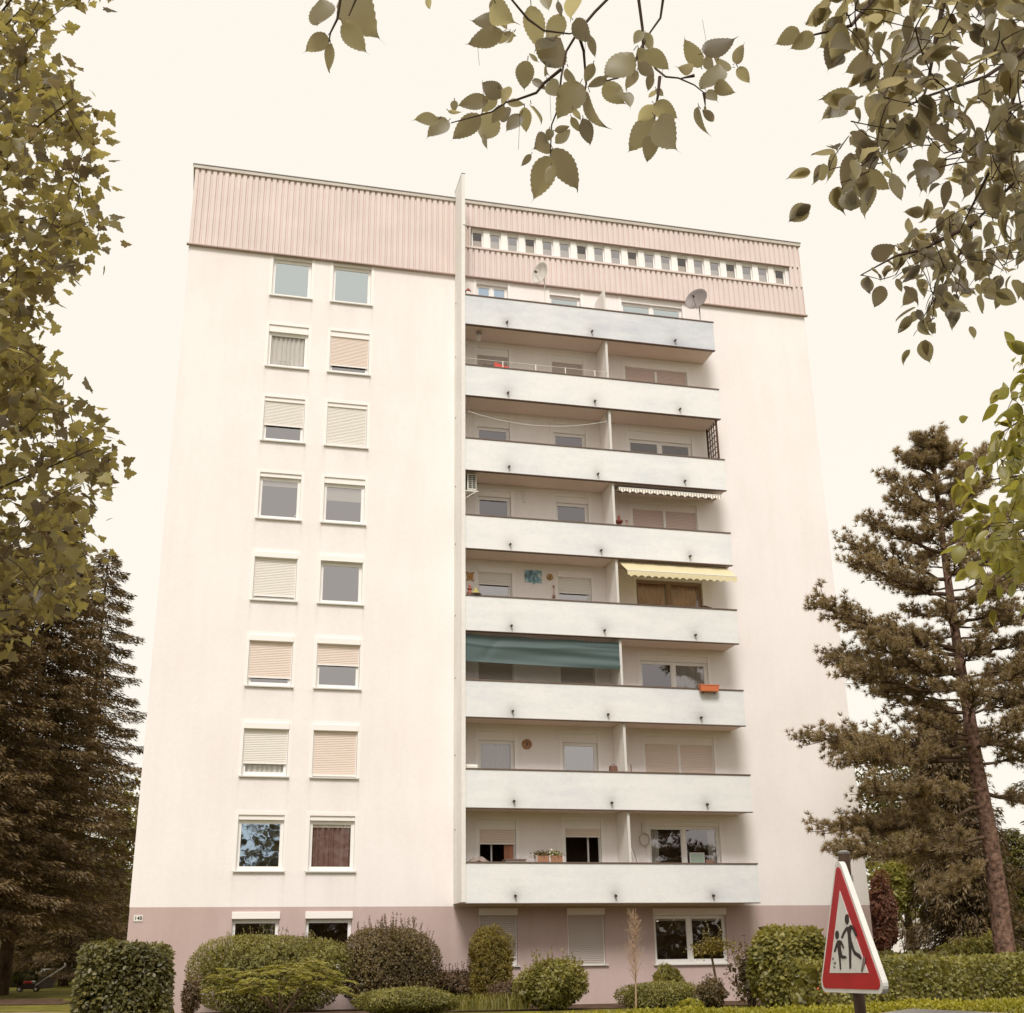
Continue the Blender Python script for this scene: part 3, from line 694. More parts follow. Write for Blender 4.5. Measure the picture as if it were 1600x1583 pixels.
def broadleaf(name, label, cat, trunk, trad, limbs, clusters, T, ls, mat, nl=7, spread=.25, droop=.3, group=None, twig_r=.006, limb_r=.05, bark=BARK, nside=10, twigs=True, flat=.5):
    """trunk: path; limbs: end points; clusters: (N,3) centres of leaf sprays"""
    t = empty(name, trunk[0], label, cat, group)
    MB().tube(trunk, trad, nside).build('trunk', bark, t, smooth=True)
    tp = np.array(trunk, float); m = MB(); samples = []
    for e in limbs:
        e = np.array(e, float); want = e[2]-np.linalg.norm(e[:2]-tp[0, :2])*.45
        i_ = int(np.argmin(np.abs(tp[:, 2]-max(want, tp[1, 2])))); st = tp[i_]
        path = bez(st, e, sag=.12*np.linalg.norm(e-st), n=9)
        path = [q+(rng.normal(0, .02, 3)*np.linalg.norm(e-st) if 0 < j < 8 else 0)*.6 for j, q in enumerate(path)]
        m.tube(path, list(np.linspace(limb_r, limb_r*.15, 9)), 7); samples += path[2:]
    sp = np.array(samples); C_ = np.array(clusters)
    if twigs:
        grow(m, sp, C_, twig_r)
    m.build('branches', TWIG if twig_r < .02 else bark, t)
    N = len(C_)*nl; c = np.repeat(C_, nl, 0)
    off = rng.normal(0, spread, (N, 3))*np.array([1, 1, .75]); P_ = c+off
    X_ = unit(off/spread*.5+rdir(N)*.8+np.array([0, 0, -droop])); Z_ = unit(rdir(N)*(1-flat)+np.array([0, 0, 1.])*flat+rdir(N)*.3)
    V, F = inst(T, P_-X_*ls*.5, X_, Z_, ls*rng.uniform(.65, 1.2, N))
    trimesh('crown', V, F, mat, t)
    return t

def spruce(name, label, x, y, h, r, mat, z0=None, nb=150, dens=1., bare=.08, group=None, sl=.30, trad=.25, droop=.35, cat='tree', prof=.8, hang=.5):
    z0 = float(gh(x, y)) if z0 is None else z0
    t = empty(name, (x, y, z0), label, cat, group)
    MB().tube([(x, y, z0-.2), (x+.05, y, z0+h*.5), (x, y, z0+h*.98)], [trad, trad*.6, .02], 10).build('trunk', BARK, t, smooth=True)
    m = MB(); L = []
    for j in range(nb):
        f = bare+(1-bare)*((j+rng.random())/nb)**.9; z = z0+h*f*.985; l = r*(1-f)**prof*rng.uniform(.7, 1.12)+.15
        a = j*2.399+rng.normal(0, .2); dr = np.array([math.cos(a), math.sin(a), 0]); sd_ = np.array([-math.sin(a), math.cos(a), 0])
        k = 9; ts = np.linspace(0, 1, k)
        path = [np.array([x, y, z])+dr*l*q+np.array([0, 0, l*(.12*q-droop*1.6*q*q+droop*.9*q**3.2)]) for q in ts]
        m.tube(path, list(np.linspace(.035*(.4+l/r), .006, k)), 5, cap=False)
        pa = np.array(path); N = int(l*120*dens)+20
        q = rng.random(N)**.75; i_ = np.clip((q*(k-1)).astype(int), 0, k-2); fr_ = (q*(k-1)-i_)[:, None]
        b_ = pa[i_]*(1-fr_)+pa[i_+1]*fr_; wdt = l*.30*(1-q*.75)+.05
        s_ = rng.uniform(-1, 1, N); side = s_*wdt
        b_ = b_+sd_*side[:, None]+dr*(np.abs(side)*.5)[:, None]+np.array([0, 0, 1])*(-np.abs(side)*.25-hang*rng.random(N)**2*.6+rng.normal(0, .03, N))[:, None]
        X_ = unit(dr*.8+sd_*(s_*.9)[:, None]+np.array([0, 0, -1])*(hang*rng.uniform(.1, 1.2, N))[:, None]+rdir(N)*.35)
        L.append(inst(T_dia(.14), b_, X_, unit(rdir(N)*.7+[0, 0, 1]), sl*.62*rng.uniform(.5, 1.2, N)))
    V, F = join(L); trimesh('crown', V, F, mat, t); m.build('branches', TWIG, t)
    return t

# ------------------------------------------------------------------ things on the balconies
# clothes line under the slab of balcony 8
t = empty('clothes_line', (9.9, -1.0, SX(7)), 'sagging white clothes line strung under the slab two floors below the top', 'clothes line')
a = np.array([9.85, -.95, SX(7)-.52]); b = np.array([14.9, -.95, SX(7)-.42]); m_ = (a+b)/2-[0, 0, .72]
MB().tube(bez(a, b, n=16, mid=m_), .010, 6).build('line', WMETAL, t)
m = MB(); m.tube([(9.85, -.95, SX(7)-.002), a], .012, 6); m.tube([a, (9.85, -.95, RT(7)-.4)], .006, 6); m.tube([(14.9, -.95, SX(7)-.1), b+[0, 0, -.1]], .02, 6); m.build('hook', METAL, t)
# trellis
TW = P('dark_stained_wood', (.10, .055, .04), .8, .2)
t = empty('trellis', (19.05, -1.0, RT(7)), 'dark wooden lattice panel at the right end of a balcony', 'trellis')
m = MB(); z0, z1 = RT(7)-.6, SX(7)-.03
for y in (-1.04, -.84, -.64, -.44, -.24): m.box(19.03, 19.06, y-.012, y+.012, z0, z1)
for z in np.arange(z0+.1, z1, .22): m.box(19.061, 19.08, -1.05, -.22, z-.012, z+.012)
m.build('lattice', TW, t); m = MB(); m.box(19.02, 19.09, -1.08, -1.053, z0, z1); m.box(19.02, 19.09, -.217, -.19, z0, z1); m.build('frame', TW, t)
# air conditioner
t = empty('air_conditioner', (9.98, -.85, SX(6)-.78), 'white air conditioner on a wall bracket beside the fin, sixth floor balcony', 'air conditioner')
z0 = SX(6)-.66
MB().box(9.80, 10.12, -.98, -.45, z0, z0+.60).build('casing', BLIND, t, bevel=.015)
m = MB()
for i_ in range(2):
    for j in range(7): m.box(9.84+i_*.135, 9.955+i_*.135, -.992, -.981, z0+.06+j*.072, z0+.115+j*.072)
for j in range(8): m.box(9.790, 9.799, -.93, -.50, z0+.05+j*.065, z0+.09+j*.065)
m.build('grille', P('dark_grille', (.12, .11, .10), .6), t)
m = MB(); m.box(9.672, 10.18, -.97, -.93, z0-.05, z0-.01); m.box(9.672, 10.18, -.50, -.46, z0-.05, z0-.01); m.box(9.672, 9.70, -.97, -.46, z0-.35, z0-.051)
m.tube([(9.69, -.95, z0-.33), (10.1, -.95, z0-.05)], .015, 6); m.build('bracket', WMETAL, t)
p = atY(819, 775, 0)
t = empty('cable_duct', (p[0], -.03, p[2]), 'white cable duct running along the wall from the air conditioner', 'cable duct')
m = MB(); m.box(p[0]-.04, p[0]+.04, -.05, -.002, p[2]-.25, SX(6)-.12); m.box(10.1, p[0]-.041, -.05, -.002, SX(6)-.2, SX(6)-.12); m.build('duct', WMETAL, t)
# awnings
def scallop(m, x0, x1, y, zt, hh, amp, n, tilt=.0):
    N = n*6; xs_ = np.linspace(x0, x1, N+1)
    for a_, b_ in zip(xs_, xs_[1:]):
        f = lambda x: amp*abs(math.cos(math.pi*(x-x0)/(x1-x0)*n))
        m.quad((a_, y, zt), (b_, y, zt), (b_, y-tilt, zt-hh+f(b_)-amp), (a_, y-tilt, zt-hh+f(a_)-amp))
STR = bpy.data.materials.new('striped_awning_cloth'); STR.use_nodes = True
n_ = STR.node_tree; bs = n_.nodes['Principled BSDF']; bs.inputs['Roughness'].default_value = .8
tc = n_.nodes.new('ShaderNodeTexCoord'); wv = n_.nodes.new('ShaderNodeTexWave'); wv.inputs['Scale'].default_value = 3.1; wv.bands_direction = 'X'
rp = n_.nodes.new('ShaderNodeValToRGB'); rp.color_ramp.elements[0].color = (.30, .24, .20, 1); rp.color_ramp.elements[0].position = .18; rp.color_ramp.elements[1].color = (.80, .76, .68, 1); rp.color_ramp.elements[1].position = .3
n_.links.new(tc.outputs['Object'], wv.inputs[0]); n_.links.new(wv.outputs[0], rp.inputs[0]); n_.links.new(rp.outputs[0], bs.inputs['Base Color'])
YEL = leafmat('yellow_awning_cloth', (.88, .79, .52), (.86, .77, .50), .35, tcol=(1.05, 1, .85), gloss=.02)
def awning(x0, x1, ytip, ztip, yroll, zroll, cloth, hh, amp, n, label, cassette=False):
    t = empty('awning', ((x0+x1)/2, yroll, zroll), label, 'awning', 'awnings over the right hand balconies')
    m = MB(); N = 24; xs_ = np.linspace(x0, x1, N+1)
    for a_, b_ in zip(xs_, xs_[1:]):
        for f0, f1 in ((0, .5), (.5, 1)):
            q = lambda x, f: (x, yroll+(ytip-yroll)*f, zroll+(ztip-zroll)*f+.018*math.sin(x*9)*math.sin(math.pi*f))
            m.quad(q(a_, f0), q(b_, f0), q(b_, f1), q(a_, f1))
    m.build('canopy', cloth, t)
    m = MB(); scallop(m, x0, x1, ytip-.022, ztip-.02, hh, amp, n, .02); m.build('valance', cloth, t)
    m = MB(); m.tube([(x0, ytip, ztip), (x1, ytip, ztip)], .022, 8); m.build('front_bar', WMETAL, t)
    m = MB(); m.tube([(x0, yroll, zroll), (x1, yroll, zroll)], .04, 10); m.build('roller', METAL, t)
    for xx in (x0+.25, x1-.3): MB().tube([(xx, yroll, zroll-.06), (xx+.25, (yroll+ytip)/2, (zroll+ztip)/2-.10), (xx, ytip, ztip-.03)], .016, 6).build('arm', METAL, t)
    return t
awning(15.15, 19.0, -1.16, SX(6)-.22, -.45, SX(6)-.07, STR, .10, .07, 15, 'nearly closed white and brown striped awning under a balcony slab')
p0, p1 = atY(970, 893, -1.75), atY(1149, 898, -1.75)
awning(15.1, 19.05, -1.75, (p0[2]+p1[2])/2, -.95, SX(5)-.06, YEL, .15, .07, 16, 'open pale yellow awning with scalloped valance')
# green privacy sheet
GS = leafmat('green_tarpaulin', (.105, .155, .155), (.115, .165, .165), .3, tcol=(1.1, 1.2, 1.15), gloss=.03, rough=.5)
nxs, nzs = 70, 22; V = []; F = []
for j in range(nzs+1):
    for i_ in range(nxs+1):
        fx, fz = i_/nxs, j/nzs
        x_ = 9.70+fx*5.22; ztop = SX(4)-.10-.05*fx-.03*math.sin(fx*math.pi*3)**2; zb = SX(4)-1.02-.10*math.sin(fx*2.6)+.05*math.sin(fx*3.14)
        z_ = ztop+(zb-ztop)*fz
        fold = .05*math.sin(9*fz+3*fx)*math.sin(fx*3.1)+.06*math.exp(-((fx-.1-.12*(1-fz))/.03)**2)*fz*(1-fz)*3-.05*math.exp(-((fz-.35-.05*math.sin(fx*6))/.05)**2)+.035*math.sin(17*fz-4*fx)*fx
        V.append((x_, -1.06+fold*.55-.05*fz, z_))
for j in range(nzs):
    for i_ in range(nxs): a_ = j*(nxs+1)+i_; F += [(a_, a_+1, a_+nxs+2), (a_, a_+nxs+2, a_+nxs+1)]
tag(trimesh('privacy_sheet', V, F, GS, smooth=True), 'dark green fabric sheet stretched under a balcony slab', 'fabric screen')
# orange planter
p = atY(1108, 1079, -1.36)
t = empty('flower_box', (p[0], -1.36, RT(4)-.16), 'orange plastic flower box hooked outside a parapet', 'flower box')
ORG = P('orange_plastic', (.72, .21, .09), .5, .4)
x0, x1 = p[0]-.33, p[0]+.33; zt, zb = RT(4)+.055, RT(4)-.13
m = MB(); b_ = [(x0+.03, -1.30), (x1-.03, -1.30), (x1-.03, -1.44), (x0+.03, -1.44)]; tp = [(x0, -1.27), (x1, -1.27), (x1, -1.47), (x0, -1.47)]
m.v = [(x, y, zb) for x, y in b_]+[(x, y, zt) for x, y in tp]; m.f = [(3, 2, 1, 0), (0, 1, 5, 4), (1, 2, 6, 5), (2, 3, 7, 6), (3, 0, 4, 7), (4, 5, 6, 7)]
m.build('box', ORG, t); MB().box(x0-.012, x1+.012, -1.482, -1.258, zt+.001, zt+.025).build('rim', ORG, t)
for q in (x0+.12, x1-.12): MB().tube([(q, -1.22, RT(4)+.01), (q, -1.262, RT(4)-.02), (q, -1.262, zb-.06), (q, -1.40, zb-.03)], .010, 6).build('hook', DARK, t)
p = atY(1150, 1077, -.8)
tag(MB().prism([(p[0]-.12, -.8, RT(4)-.2), (p[0]+.1, -.8, RT(4)-.2), (p[0]+.1, -.8, RT(4)+.16), (p[0]+.02, -.8, RT(4)+.10)], (0, .02, 0)).build('folded_chair_back', SHUTW), 'tilted pale board at the right end above the orange flower box balcony', 'board')
# planters with flowers on balcony 2
pf = (atY(838, 1343, -1.05), atY(873, 1343, -1.05)); rt2 = RT(2)
for j, lab in enumerate(('brown square planter with trailing green plant on the lowest parapet', 'brown square planter with white flowers on the lowest parapet')):
    x0 = pf[0][0]+.02+j*.43; t = empty('planter', (x0+.19, -1.0, rt2), lab, 'planter', 'pair of planters on the lowest parapet')
    MB().box(x0, x0+.385, -1.075, -.82, rt2-.12, rt2+.20).build('pot', P('clay_brown', (.36, .19, .12), .8, .2), t)
    m = MB(); m.box(x0-.015, x0-.001, -1.09, -.81, rt2-.15, rt2+.215); m.box(x0+.386, x0+.40, -1.09, -.81, rt2-.15, rt2+.215); m.build('frame', WMETAL, t)
    N = 420; c_ = np.array([x0+.19, -.95, rt2+.24]); P_ = c_+rng.normal(0, 1, (N, 3))*[.12, .06, .04]
    trimesh('plant', *inst(T_dia(.35), P_, rdir(N), rdir(N)+[0, 0, 1], .07), G_DARK if j == 0 else G_BRIGHT, t)
    N = 10 if j == 0 else 45; P_ = c_+[0, -.04, .05]+rng.normal(0, 1, (N, 3))*[.14, .06, .05]
    trimesh('blossom', *inst(T_dia(.5), P_, rdir(N), rdir(N)+[0, 0, 1], .06), WF, t)
# cloth heap, table, frame on balcony 2
p = atY(744, 1343, -.95)
n1 = 16; V = []; F = []
for j in range(9):
    for i_ in range(n1+1):
        fx, fy = i_/n1, j/8; hgt = .27*math.sin(math.pi*min(1, fx*1.05))**.6*math.sin(math.pi*(.15+.7*fy))+.03*math.sin(fx*19+fy*7)
        V.append((9.78+fx*.82, -1.07+fy*.5, rt2-.10+max(0, hgt)))
for j in range(8):
    for i_ in range(n1): a_ = j*(n1+1)+i_; F += [(a_, a_+1, a_+n1+2), (a_, a_+n1+2, a_+n1+1)]
tag(trimesh('cushion_heap', V, F, P('taupe_cloth', (.30, .24, .21), .9, .1, var=.3, scale=8)), 'grey brown heap of cushions beside the fin on the lowest balcony', 'cushions')
t = empty('folding_table', (11.3, -.9, FL(2)), 'brown folding table top standing behind the lowest parapet', 'table')
MB().box(10.95, 11.62, -1.05, -.6, rt2+.06, rt2+.10).build('table_top', P('dark_wood', (.17, .10, .07), .6), t)
MB().box(10.97, 11.60, -1.03, -.62, rt2-.1, rt2+.058).build('apron', METAL, t)
for q in (11.0, 11.57): MB().box(q-.015, q+.015, -.85, -.82, FL(2), rt2-.1).build('leg', METAL, t)
# chest, stick on balcony 3
p = atY(959, 1197, -1.0)
t = empty('shopping_bag', (p[0], -1.0, RT(3)), 'small brown bag standing behind the parapet left of the partition', 'bag')
MB().prism([(p[0]-.14, -1.05, RT(3)-.2), (p[0]+.14, -1.05, RT(3)-.2), (p[0]+.10, -1.05, RT(3)+.20), (p[0]-.13, -1.05, RT(3)+.20)], (0, .15, 0)).build('body', P('brown_canvas', (.20, .11, .08), .9, .1), t)
MB().tube(bez((p[0]-.1, -.98, RT(3)+.2), (p[0]+.07, -.98, RT(3)+.2), sag=.10), .01, 6).build('handle', DARK, t)
tag(MB().tube([(15.22, -.9, FL(3)), (15.20, -.9, RT(3)+.27)], .025, 8).build('broom_handle', P('grey_wood', (.25, .18, .15))), 'grey broom stick just right of the partition above the second balcony from below', 'broom stick')
tag(MB().box(9.70, 10.12, -1.06, -.8, RT(3)-.3, RT(3)+.14).build('storage_box', BLIND, bevel=.05), 'rounded white storage box against the fin', 'box')
# wall discs
def disc(x, z, r, mat, name, label, cat):
    t = empty(name, (x, -.02, z), label, cat); MB().lathe((x, -.002, z), (0, -1, 0), [(r, 0), (r, .02), (r*.75, .045), (r*.3, .05)], 24).build('dish', mat, t, smooth=False)
    MB().lathe((x, -.053, z), (0, -1, 0), [(r*.25, 0), (r*.2, .012)], 16).build('boss', COPE, t); return t
TER = P('terracotta', (.42, .23, .14), .8, .2, var=.4, scale=14)
p = atY(823, 1163, 0); disc(p[0], p[2], .17, TER, 'wall_plate', 'large brown round plate on the wall between two white balcony doors', 'wall plate')
p = atY(859, 902, 0); disc(p[0], p[2], .12, P('straw', (.50, .33, .16), .8, .2, var=.4, scale=14), 'wall_plate', 'small straw coloured round plate right of the blue wall picture', 'wall plate')
# blue picture: generic sea-blue tile panel
p = atY(833, 901, 0)
t = empty('wall_picture', (p[0], -.02, p[2]), 'blue and white wall picture between the windows above the yellow awning row', 'picture')
TB = bpy.data.materials.new('blue_tile_glaze'); TB.use_nodes = True; n_ = TB.node_tree; bs = n_.nodes['Principled BSDF']
vo = n_.nodes.new('ShaderNodeTexNoise'); vo.inputs['Scale'].default_value = 7; rp = n_.nodes.new('ShaderNodeValToRGB'); tc = n_.nodes.new('ShaderNodeTexCoord')
rp.color_ramp.elements[0].color = (.10, .18, .22, 1); rp.color_ramp.elements[0].position = .38; rp.color_ramp.elements[1].color = (.62, .66, .62, 1); rp.color_ramp.elements[1].position = .68
e_ = rp.color_ramp.elements.new(.5); e_.color = (.22, .42, .52, 1)
n_.links.new(tc.outputs['Object'], vo.inputs[0]); n_.links.new(vo.outputs[0], rp.inputs[0]); n_.links.new(rp.outputs[0], bs.inputs['Base Color'])
MB().box(p[0]-.30, p[0]+.30, -.03, -.002, p[2]-.22, p[2]+.22).build('tile', TB, t)
MB().prism([(p[0]-.05, -.03, p[2]-.221), (p[0]+.09, -.03, p[2]-.221), (p[0]+.02, -.03, p[2]-.29)], (0, .027, 0)).build('pendant', TB, t)
# sun face tile -> plain square ornament and small ones
OCH = P('ochre_ceramic', (.55, .30, .12), .7, .2, var=.5, scale=18)
p = atY(734.5, 901, 0); m = MB(); m.box(p[0]-.10, p[0]+.10, -.03, -.002, p[2]-.13, p[2]+.13)
for q in range(4): m.box(p[0]-.13+(q % 2)*.21, p[0]-.08+(q % 2)*.21, -.035, -.002, p[2]-.16+(q//2)*.27, p[2]-.11+(q//2)*.27)
tag(m.build('wall_ornament', OCH), 'small square ochre ornament on the wall beside the fin', 'wall ornament')
def totem(u, v0, v1, Y, mat, name, label, cat, prof):
    a_, b_ = atY(u, v1, Y), atY(u, v0, Y); h_ = b_[2]-a_[2]
    t = empty(name, (a_[0], Y, a_[2]), label, cat); MB().lathe(a_, (0, 0, 1), [(r, f*h_) for r, f in prof], 14).build('figure', mat, t)
    MB().lathe(a_-[0, 0, .032], (0, 0, 1), [(prof[0][0]*1.2, 0), (prof[0][0]*1.2, .03)], 14).build('base', COPE, t); return t
totem(734, 912, 928, -1.12, P('dull_red_glaze', (.38, .14, .10)), 'garden_ornament', 'slim red pointed ornament on a parapet in front of the ochre wall tile', 'ornament', [(.09, 0), (.10, .15), (.04, .3), (.09, .5), (.03, .62), (.05, .75), (.008, 1)])
totem(743, 918, 928, -1.12, P('moss_glaze', (.38, .33, .10)), 'garden_ornament', 'small yellow green cone ornament right of the slim red one', 'ornament', [(.16, 0), (.12, .3), (.06, .6), (.02, 1)])
totem(865.5, 914, 933, -.05, P('rose_glaze', (.45, .22, .16)), 'hanging_ornament', 'thin red hanging ornament on the wall left of a shuttered window', 'ornament', [(.04, 0), (.05, .15), (.01, .2), (.008, .7), (.04, .85), (.01, 1)])
totem(967.5, 804, 820, -1.05, P('dark_red_glaze', (.22, .06, .05)), 'garden_ornament', 'dark red spiked ornament on the parapet by the partition', 'ornament', [(.05, 0), (.13, .25), (.14, .38), (.04, .5), (.05, .7), (.006, 1)])
totem(979.5, 811, 821, -1.0, P('brown_glaze', (.32, .2, .15)), 'garden_ornament', 'small brown bird shaped ornament beside the dark red one', 'ornament', [(.04, 0), (.02, .4), (.05, .7), (.05, .85), (.01, 1)])
p = atY(1103, 946, -.95)
t = empty('basket', (p[0], -.95, RT(5)), 'dark brown basket behind the parapet right of the brown curtained window', 'basket')
MB().obox((p[0], -.92, RT(5)+.0), (.19, 0, -.02), (0, .12, 0), (.0, 0, .11)).build('body', P('wicker', (.13, .08, .06), .9, .1, var=.5, scale=25), t, bevel=.03)
MB().tube(bez((p[0]-.17, -.92, RT(5)+.1), (p[0]+.17, -.92, RT(5)+.08), sag=.12), .018, 6).build('handle', COPE, t)
# poles, hose, sheet of paper on balcony 2 right half
t = empty('bundle_of_poles', (15.2, -.7, FL(2)), 'bundle of grey poles leaning on the partition of the lowest balcony', 'poles')
for j, (q, tt) in enumerate(((15.1, 1.95), (15.25, 1.75), (15.38, 1.5), (15.5, 1.2), (15.6, .98))): MB().tube([(q+.25, -.75+.03*j, FL(2)), (q-.12, -.6+.03*j, FL(2)+tt)], .014, 6).build('pole', WMETAL if j % 2 else METAL, t)
p = atY(1006, 1312, -.04)
t = empty('garden_hose', (p[0], -.04, p[2]), 'coiled garden hose hanging left of the lowest balcony double window', 'hose')
ring = [(p[0]+.17*math.cos(q), -.06-.03*(i_ % 3), p[2]+.2*math.sin(q)) for i_, q in enumerate(np.linspace(0, 18.8, 60))]
MB().tube(ring, .016, 6).build('coil', SHUTG, t); MB().tube([(p[0]-.05, -.03, p[2]+.19), (p[0]-.05, -.03, p[2]+.55)], .014, 6).build('tail', SHUTG, t)
p = atY(1090, 1342, .05)
t = empty('noticeboard', (p[0], .05, p[2]), 'pale green board with white frame standing inside the lowest balcony double window', 'board')
MB().box(p[0]-.23, p[0]+.23, .085, .10, RT(2)-.2, p[2]+.17).build('panel', P('pale_green_card', (.45, .58, .50)), t)
m = MB(); m.box(p[0]-.26, p[0]-.231, .075, .10, RT(2)-.2, p[2]+.20); m.box(p[0]+.231, p[0]+.26, .075, .10, RT(2)-.2, p[2]+.20); m.box(p[0]-.231, p[0]+.231, .075, .10, p[2]+.171, p[2]+.20); m.build('frame', WMETAL, t)
p = atY(1110, 1347, .05)
tag(MB().box(p[0]-.14, p[0]+.12, .07, .10, RT(2)-.2, p[2]+.08).build('picture_box', P('rose_frame', (.4, .25, .2))), 'little brown framed box right of the pale green board', 'box')
# added glowing globe standing in for a lamp reflection in the ground floor pane
p = atY(1028, 1437, .3)
t = empty('reflection_globe', (p[0], .35, 2.62), 'small glowing globe standing in for a lamp reflection in the ground floor double window', 'lamp reflection')
MB().lathe((p[0], .35, p[2]-.055), (0, 0, 1), [(.012, 0), (.04, .015), (.055, .055), (.04, .095), (.012, .11)], 16).build('globe', P('reflection_glow', (.9, .85, .7), emit=(.9, .8, .6)), t, smooth=True)
MB().tube([(p[0], .35, p[2]+.055), (p[0], .35, 2.62)], .006, 6).build('cord', DARK, t)
# wire basket on the sill of window 8A
p = atY(450, 568, -.02)
t = empty('wire_rack', (3.55, -.03, (8-9)*S+23.5), 'thin wire rack standing on a sill before white curtains', 'rack')
zz = (8-9)*S+23.505; m = MB()
for q in np.linspace(3.30, 3.72, 5): m.tube([(q, -.03, zz), (q, -.03, zz+.2)], .006, 5)
for q in (.1, .2): m.tube([(3.30, -.03, zz+q), (3.72, -.03, zz+q)], .006, 5)
m.build('wires', METAL, t)
# small white roof shaped ornament in window 6A
p = atY(463, 804, .16); tag(MB().prism([(p[0]-.1, .15, p[2]-.08), (p[0]+.08, .15, p[2]-.08), (p[0], .15, p[2]+.05)], (0, .02, 0)).build('window_ornament', BLIND), 'tiny white triangular ornament in a left window corner', 'ornament')
# house number
p = atY(216, 1435, 0)
t = empty('house_number_sign', (p[0], -.02, p[2]), 'small white house number sign on the rose plinth corner', 'house number')
MB().box(p[0]-.125, p[0]+.125, -.022, 0.0, p[2]-.085, p[2]+.085).build('plate', WMETAL, t)
fc = bpy.data.curves.new('digits', 'FONT'); fc.body = '148'; fc.size = .145; fc.align_x = 'CENTER'; fc.align_y = 'CENTER'; fc.extrude = .002; fc.offset = .002
tmp = bpy.data.objects.new('tmp', fc); me_ = bpy.data.meshes.new_from_object(tmp); bpy.data.objects.remove(tmp)
me_.materials.clear(); me_.materials.append(DARK); fo = bpy.data.objects.new('digits', me_); COL.objects.link(fo); fo.parent = t
fo.rotation_euler = (math.pi/2, 0, 0); fo.location = (0, -.0055, 0)

# ------------------------------------------------------------------ traffic sign
zb = .866; A = atD(1282.5, 1546, 7.60); B = atD(1382, 1546, 6.80); A[2] = B[2] = zb
uu = unit(B-A); nn = np.array([-uu[1], uu[0], 0]);
if np.dot(nn, CAM-A) < 0: nn = -nn
side = np.linalg.norm(B-A); H = side*.866
def sp(a, b, c=0): return A+uu*a+np.array([0, 0, b])+nn*c
def rtri(ins, rad, n=6):
    """equilateral outline inset by ins with rounded corners, plate coordinates"""
    c = [(ins*1.732, ins), (side-ins*1.732, ins), (side/2, H-2*ins)]; out = []
    for i_ in range(3):
        p_, a_, b_ = np.array(c[i_]), np.array(c[i_-1]), np.array(c[(i_+1) % 3])
        if rad == 0: out.append(tuple(p_)); continue
        da, db = unit(a_-p_), unit(b_-p_); ctr = p_+unit(da+db)*rad*2
        s0 = p_+da*rad*1.732; e0 = p_+db*rad*1.732; t0 = math.atan2(*(s0-ctr)[::-1]); t1 = math.atan2(*(e0-ctr)[::-1]); dt = (t1-t0+math.pi) % (2*math.pi)-math.pi
        out += [tuple(ctr+rad*np.array([math.cos(t0+dt*k/n), math.sin(t0+dt*k/n)])) for k in range(n+1)]
    return out
t = empty('warning_sign', tuple((A+B)/2+[0, 0, -1.37]), 'red and white triangular children crossing sign on a brown pole', 'traffic sign')
SW = P('sign_white', (.76, .74, .70), .35, .5, var=.08, scale=9); SR = P('sign_red', (.48, .008, .018), .35, .5, var=.12, scale=7); SB = P('sign_black', (.035, .022, .022), .5, .3)
MB().prism([sp(a, b, 0) for a, b in rtri(-.012, .05)], -nn*.034).build('plate', SW, t)
MB().prism([sp(a, b, .0035) for a, b in rtri(.010, .038)], -nn*.003).build('red_border', SR, t)
MB().prism([sp(a, b, .0065) for a, b in rtri(.098, 0)], -nn*.0025).build('white_field', SW, t)
def on_plate(cx, cy):   # crop coordinates of the pictogram -> plate plane
    d = ray(1270+cx/6.02, 1320+cy/6.02); q = CAM+d*(np.dot(A+nn*.0095-CAM, nn)/np.dot(d, nn)); return q
def poly(pts, par, name): MB().prism([on_plate(*q) for q in pts], -nn*.0025).build(name, SB, par)
def ell(cx, cy, rx, ry): return [(cx+rx*math.cos(a), cy+ry*math.sin(a)) for a in np.linspace(0, 2*math.pi, 20)[:-1]]
m = MB()
for q in (ell(319, 700, 19, 49),
          [(311, 775), (340, 768), (352, 752), (372, 762), (386, 785), (413, 855), (399, 862), (372, 800), (358, 792), (352, 840), (362, 900), (388, 985), (400, 1005), (440, 1030), (456, 1062), (450, 1080), (425, 1060), (388, 1035), (372, 1000), (358, 960), (358, 1160), (343, 1168), (338, 1000), (326, 830), (318, 800), (290, 848), (276, 882), (263, 872), (285, 818)],
          ell(226, 848, 17, 40),
          [(228, 905), (248, 897), (268, 905), (293, 968), (284, 977), (260, 930), (262, 985), (276, 1040), (308, 1046), (316, 1066), (280, 1074), (258, 1062), (264, 1165), (254, 1178), (245, 1070), (234, 1000), (230, 950), (208, 1010), (196, 1004), (214, 940)]):
    m.prism([on_plate(*c) for c in q], -nn*.0025)
m.build('pictogram', SB, t)
m = MB()
for q in ([(470, 1062), (490, 1058), (492, 1110), (478, 1150), (462, 1200), (450, 1190), (462, 1120)], [(180, 1062), (192, 1060), (194, 1080), (183, 1084)], [(192, 1110), (214, 1100), (214, 1118), (196, 1126)], [(190, 1140), (210, 1148), (206, 1158), (192, 1154)]):
    m.prism([on_plate(*c) for c in q], -nn*.002)
m.build('scuff_mark', P('scuffed_grey', (.22, .17, .16), .8), t)
SP = P('brown_sign_pole', (.085, .052, .036), .6, .2, var=.35, scale=6)
pc = (A+B)/2-nn*.072-uu*.06; MB().tube([(pc[0], pc[1], -.52), (pc[0], pc[1], 1.645)], .034, 16).build('pole', SP, t, smooth=False)
MB().lathe((pc[0], pc[1], 1.645), (0, 0, 1), [(.036, 0), (.038, .012), (.02, .02)], 16).build('pole_cap', METAL, t)
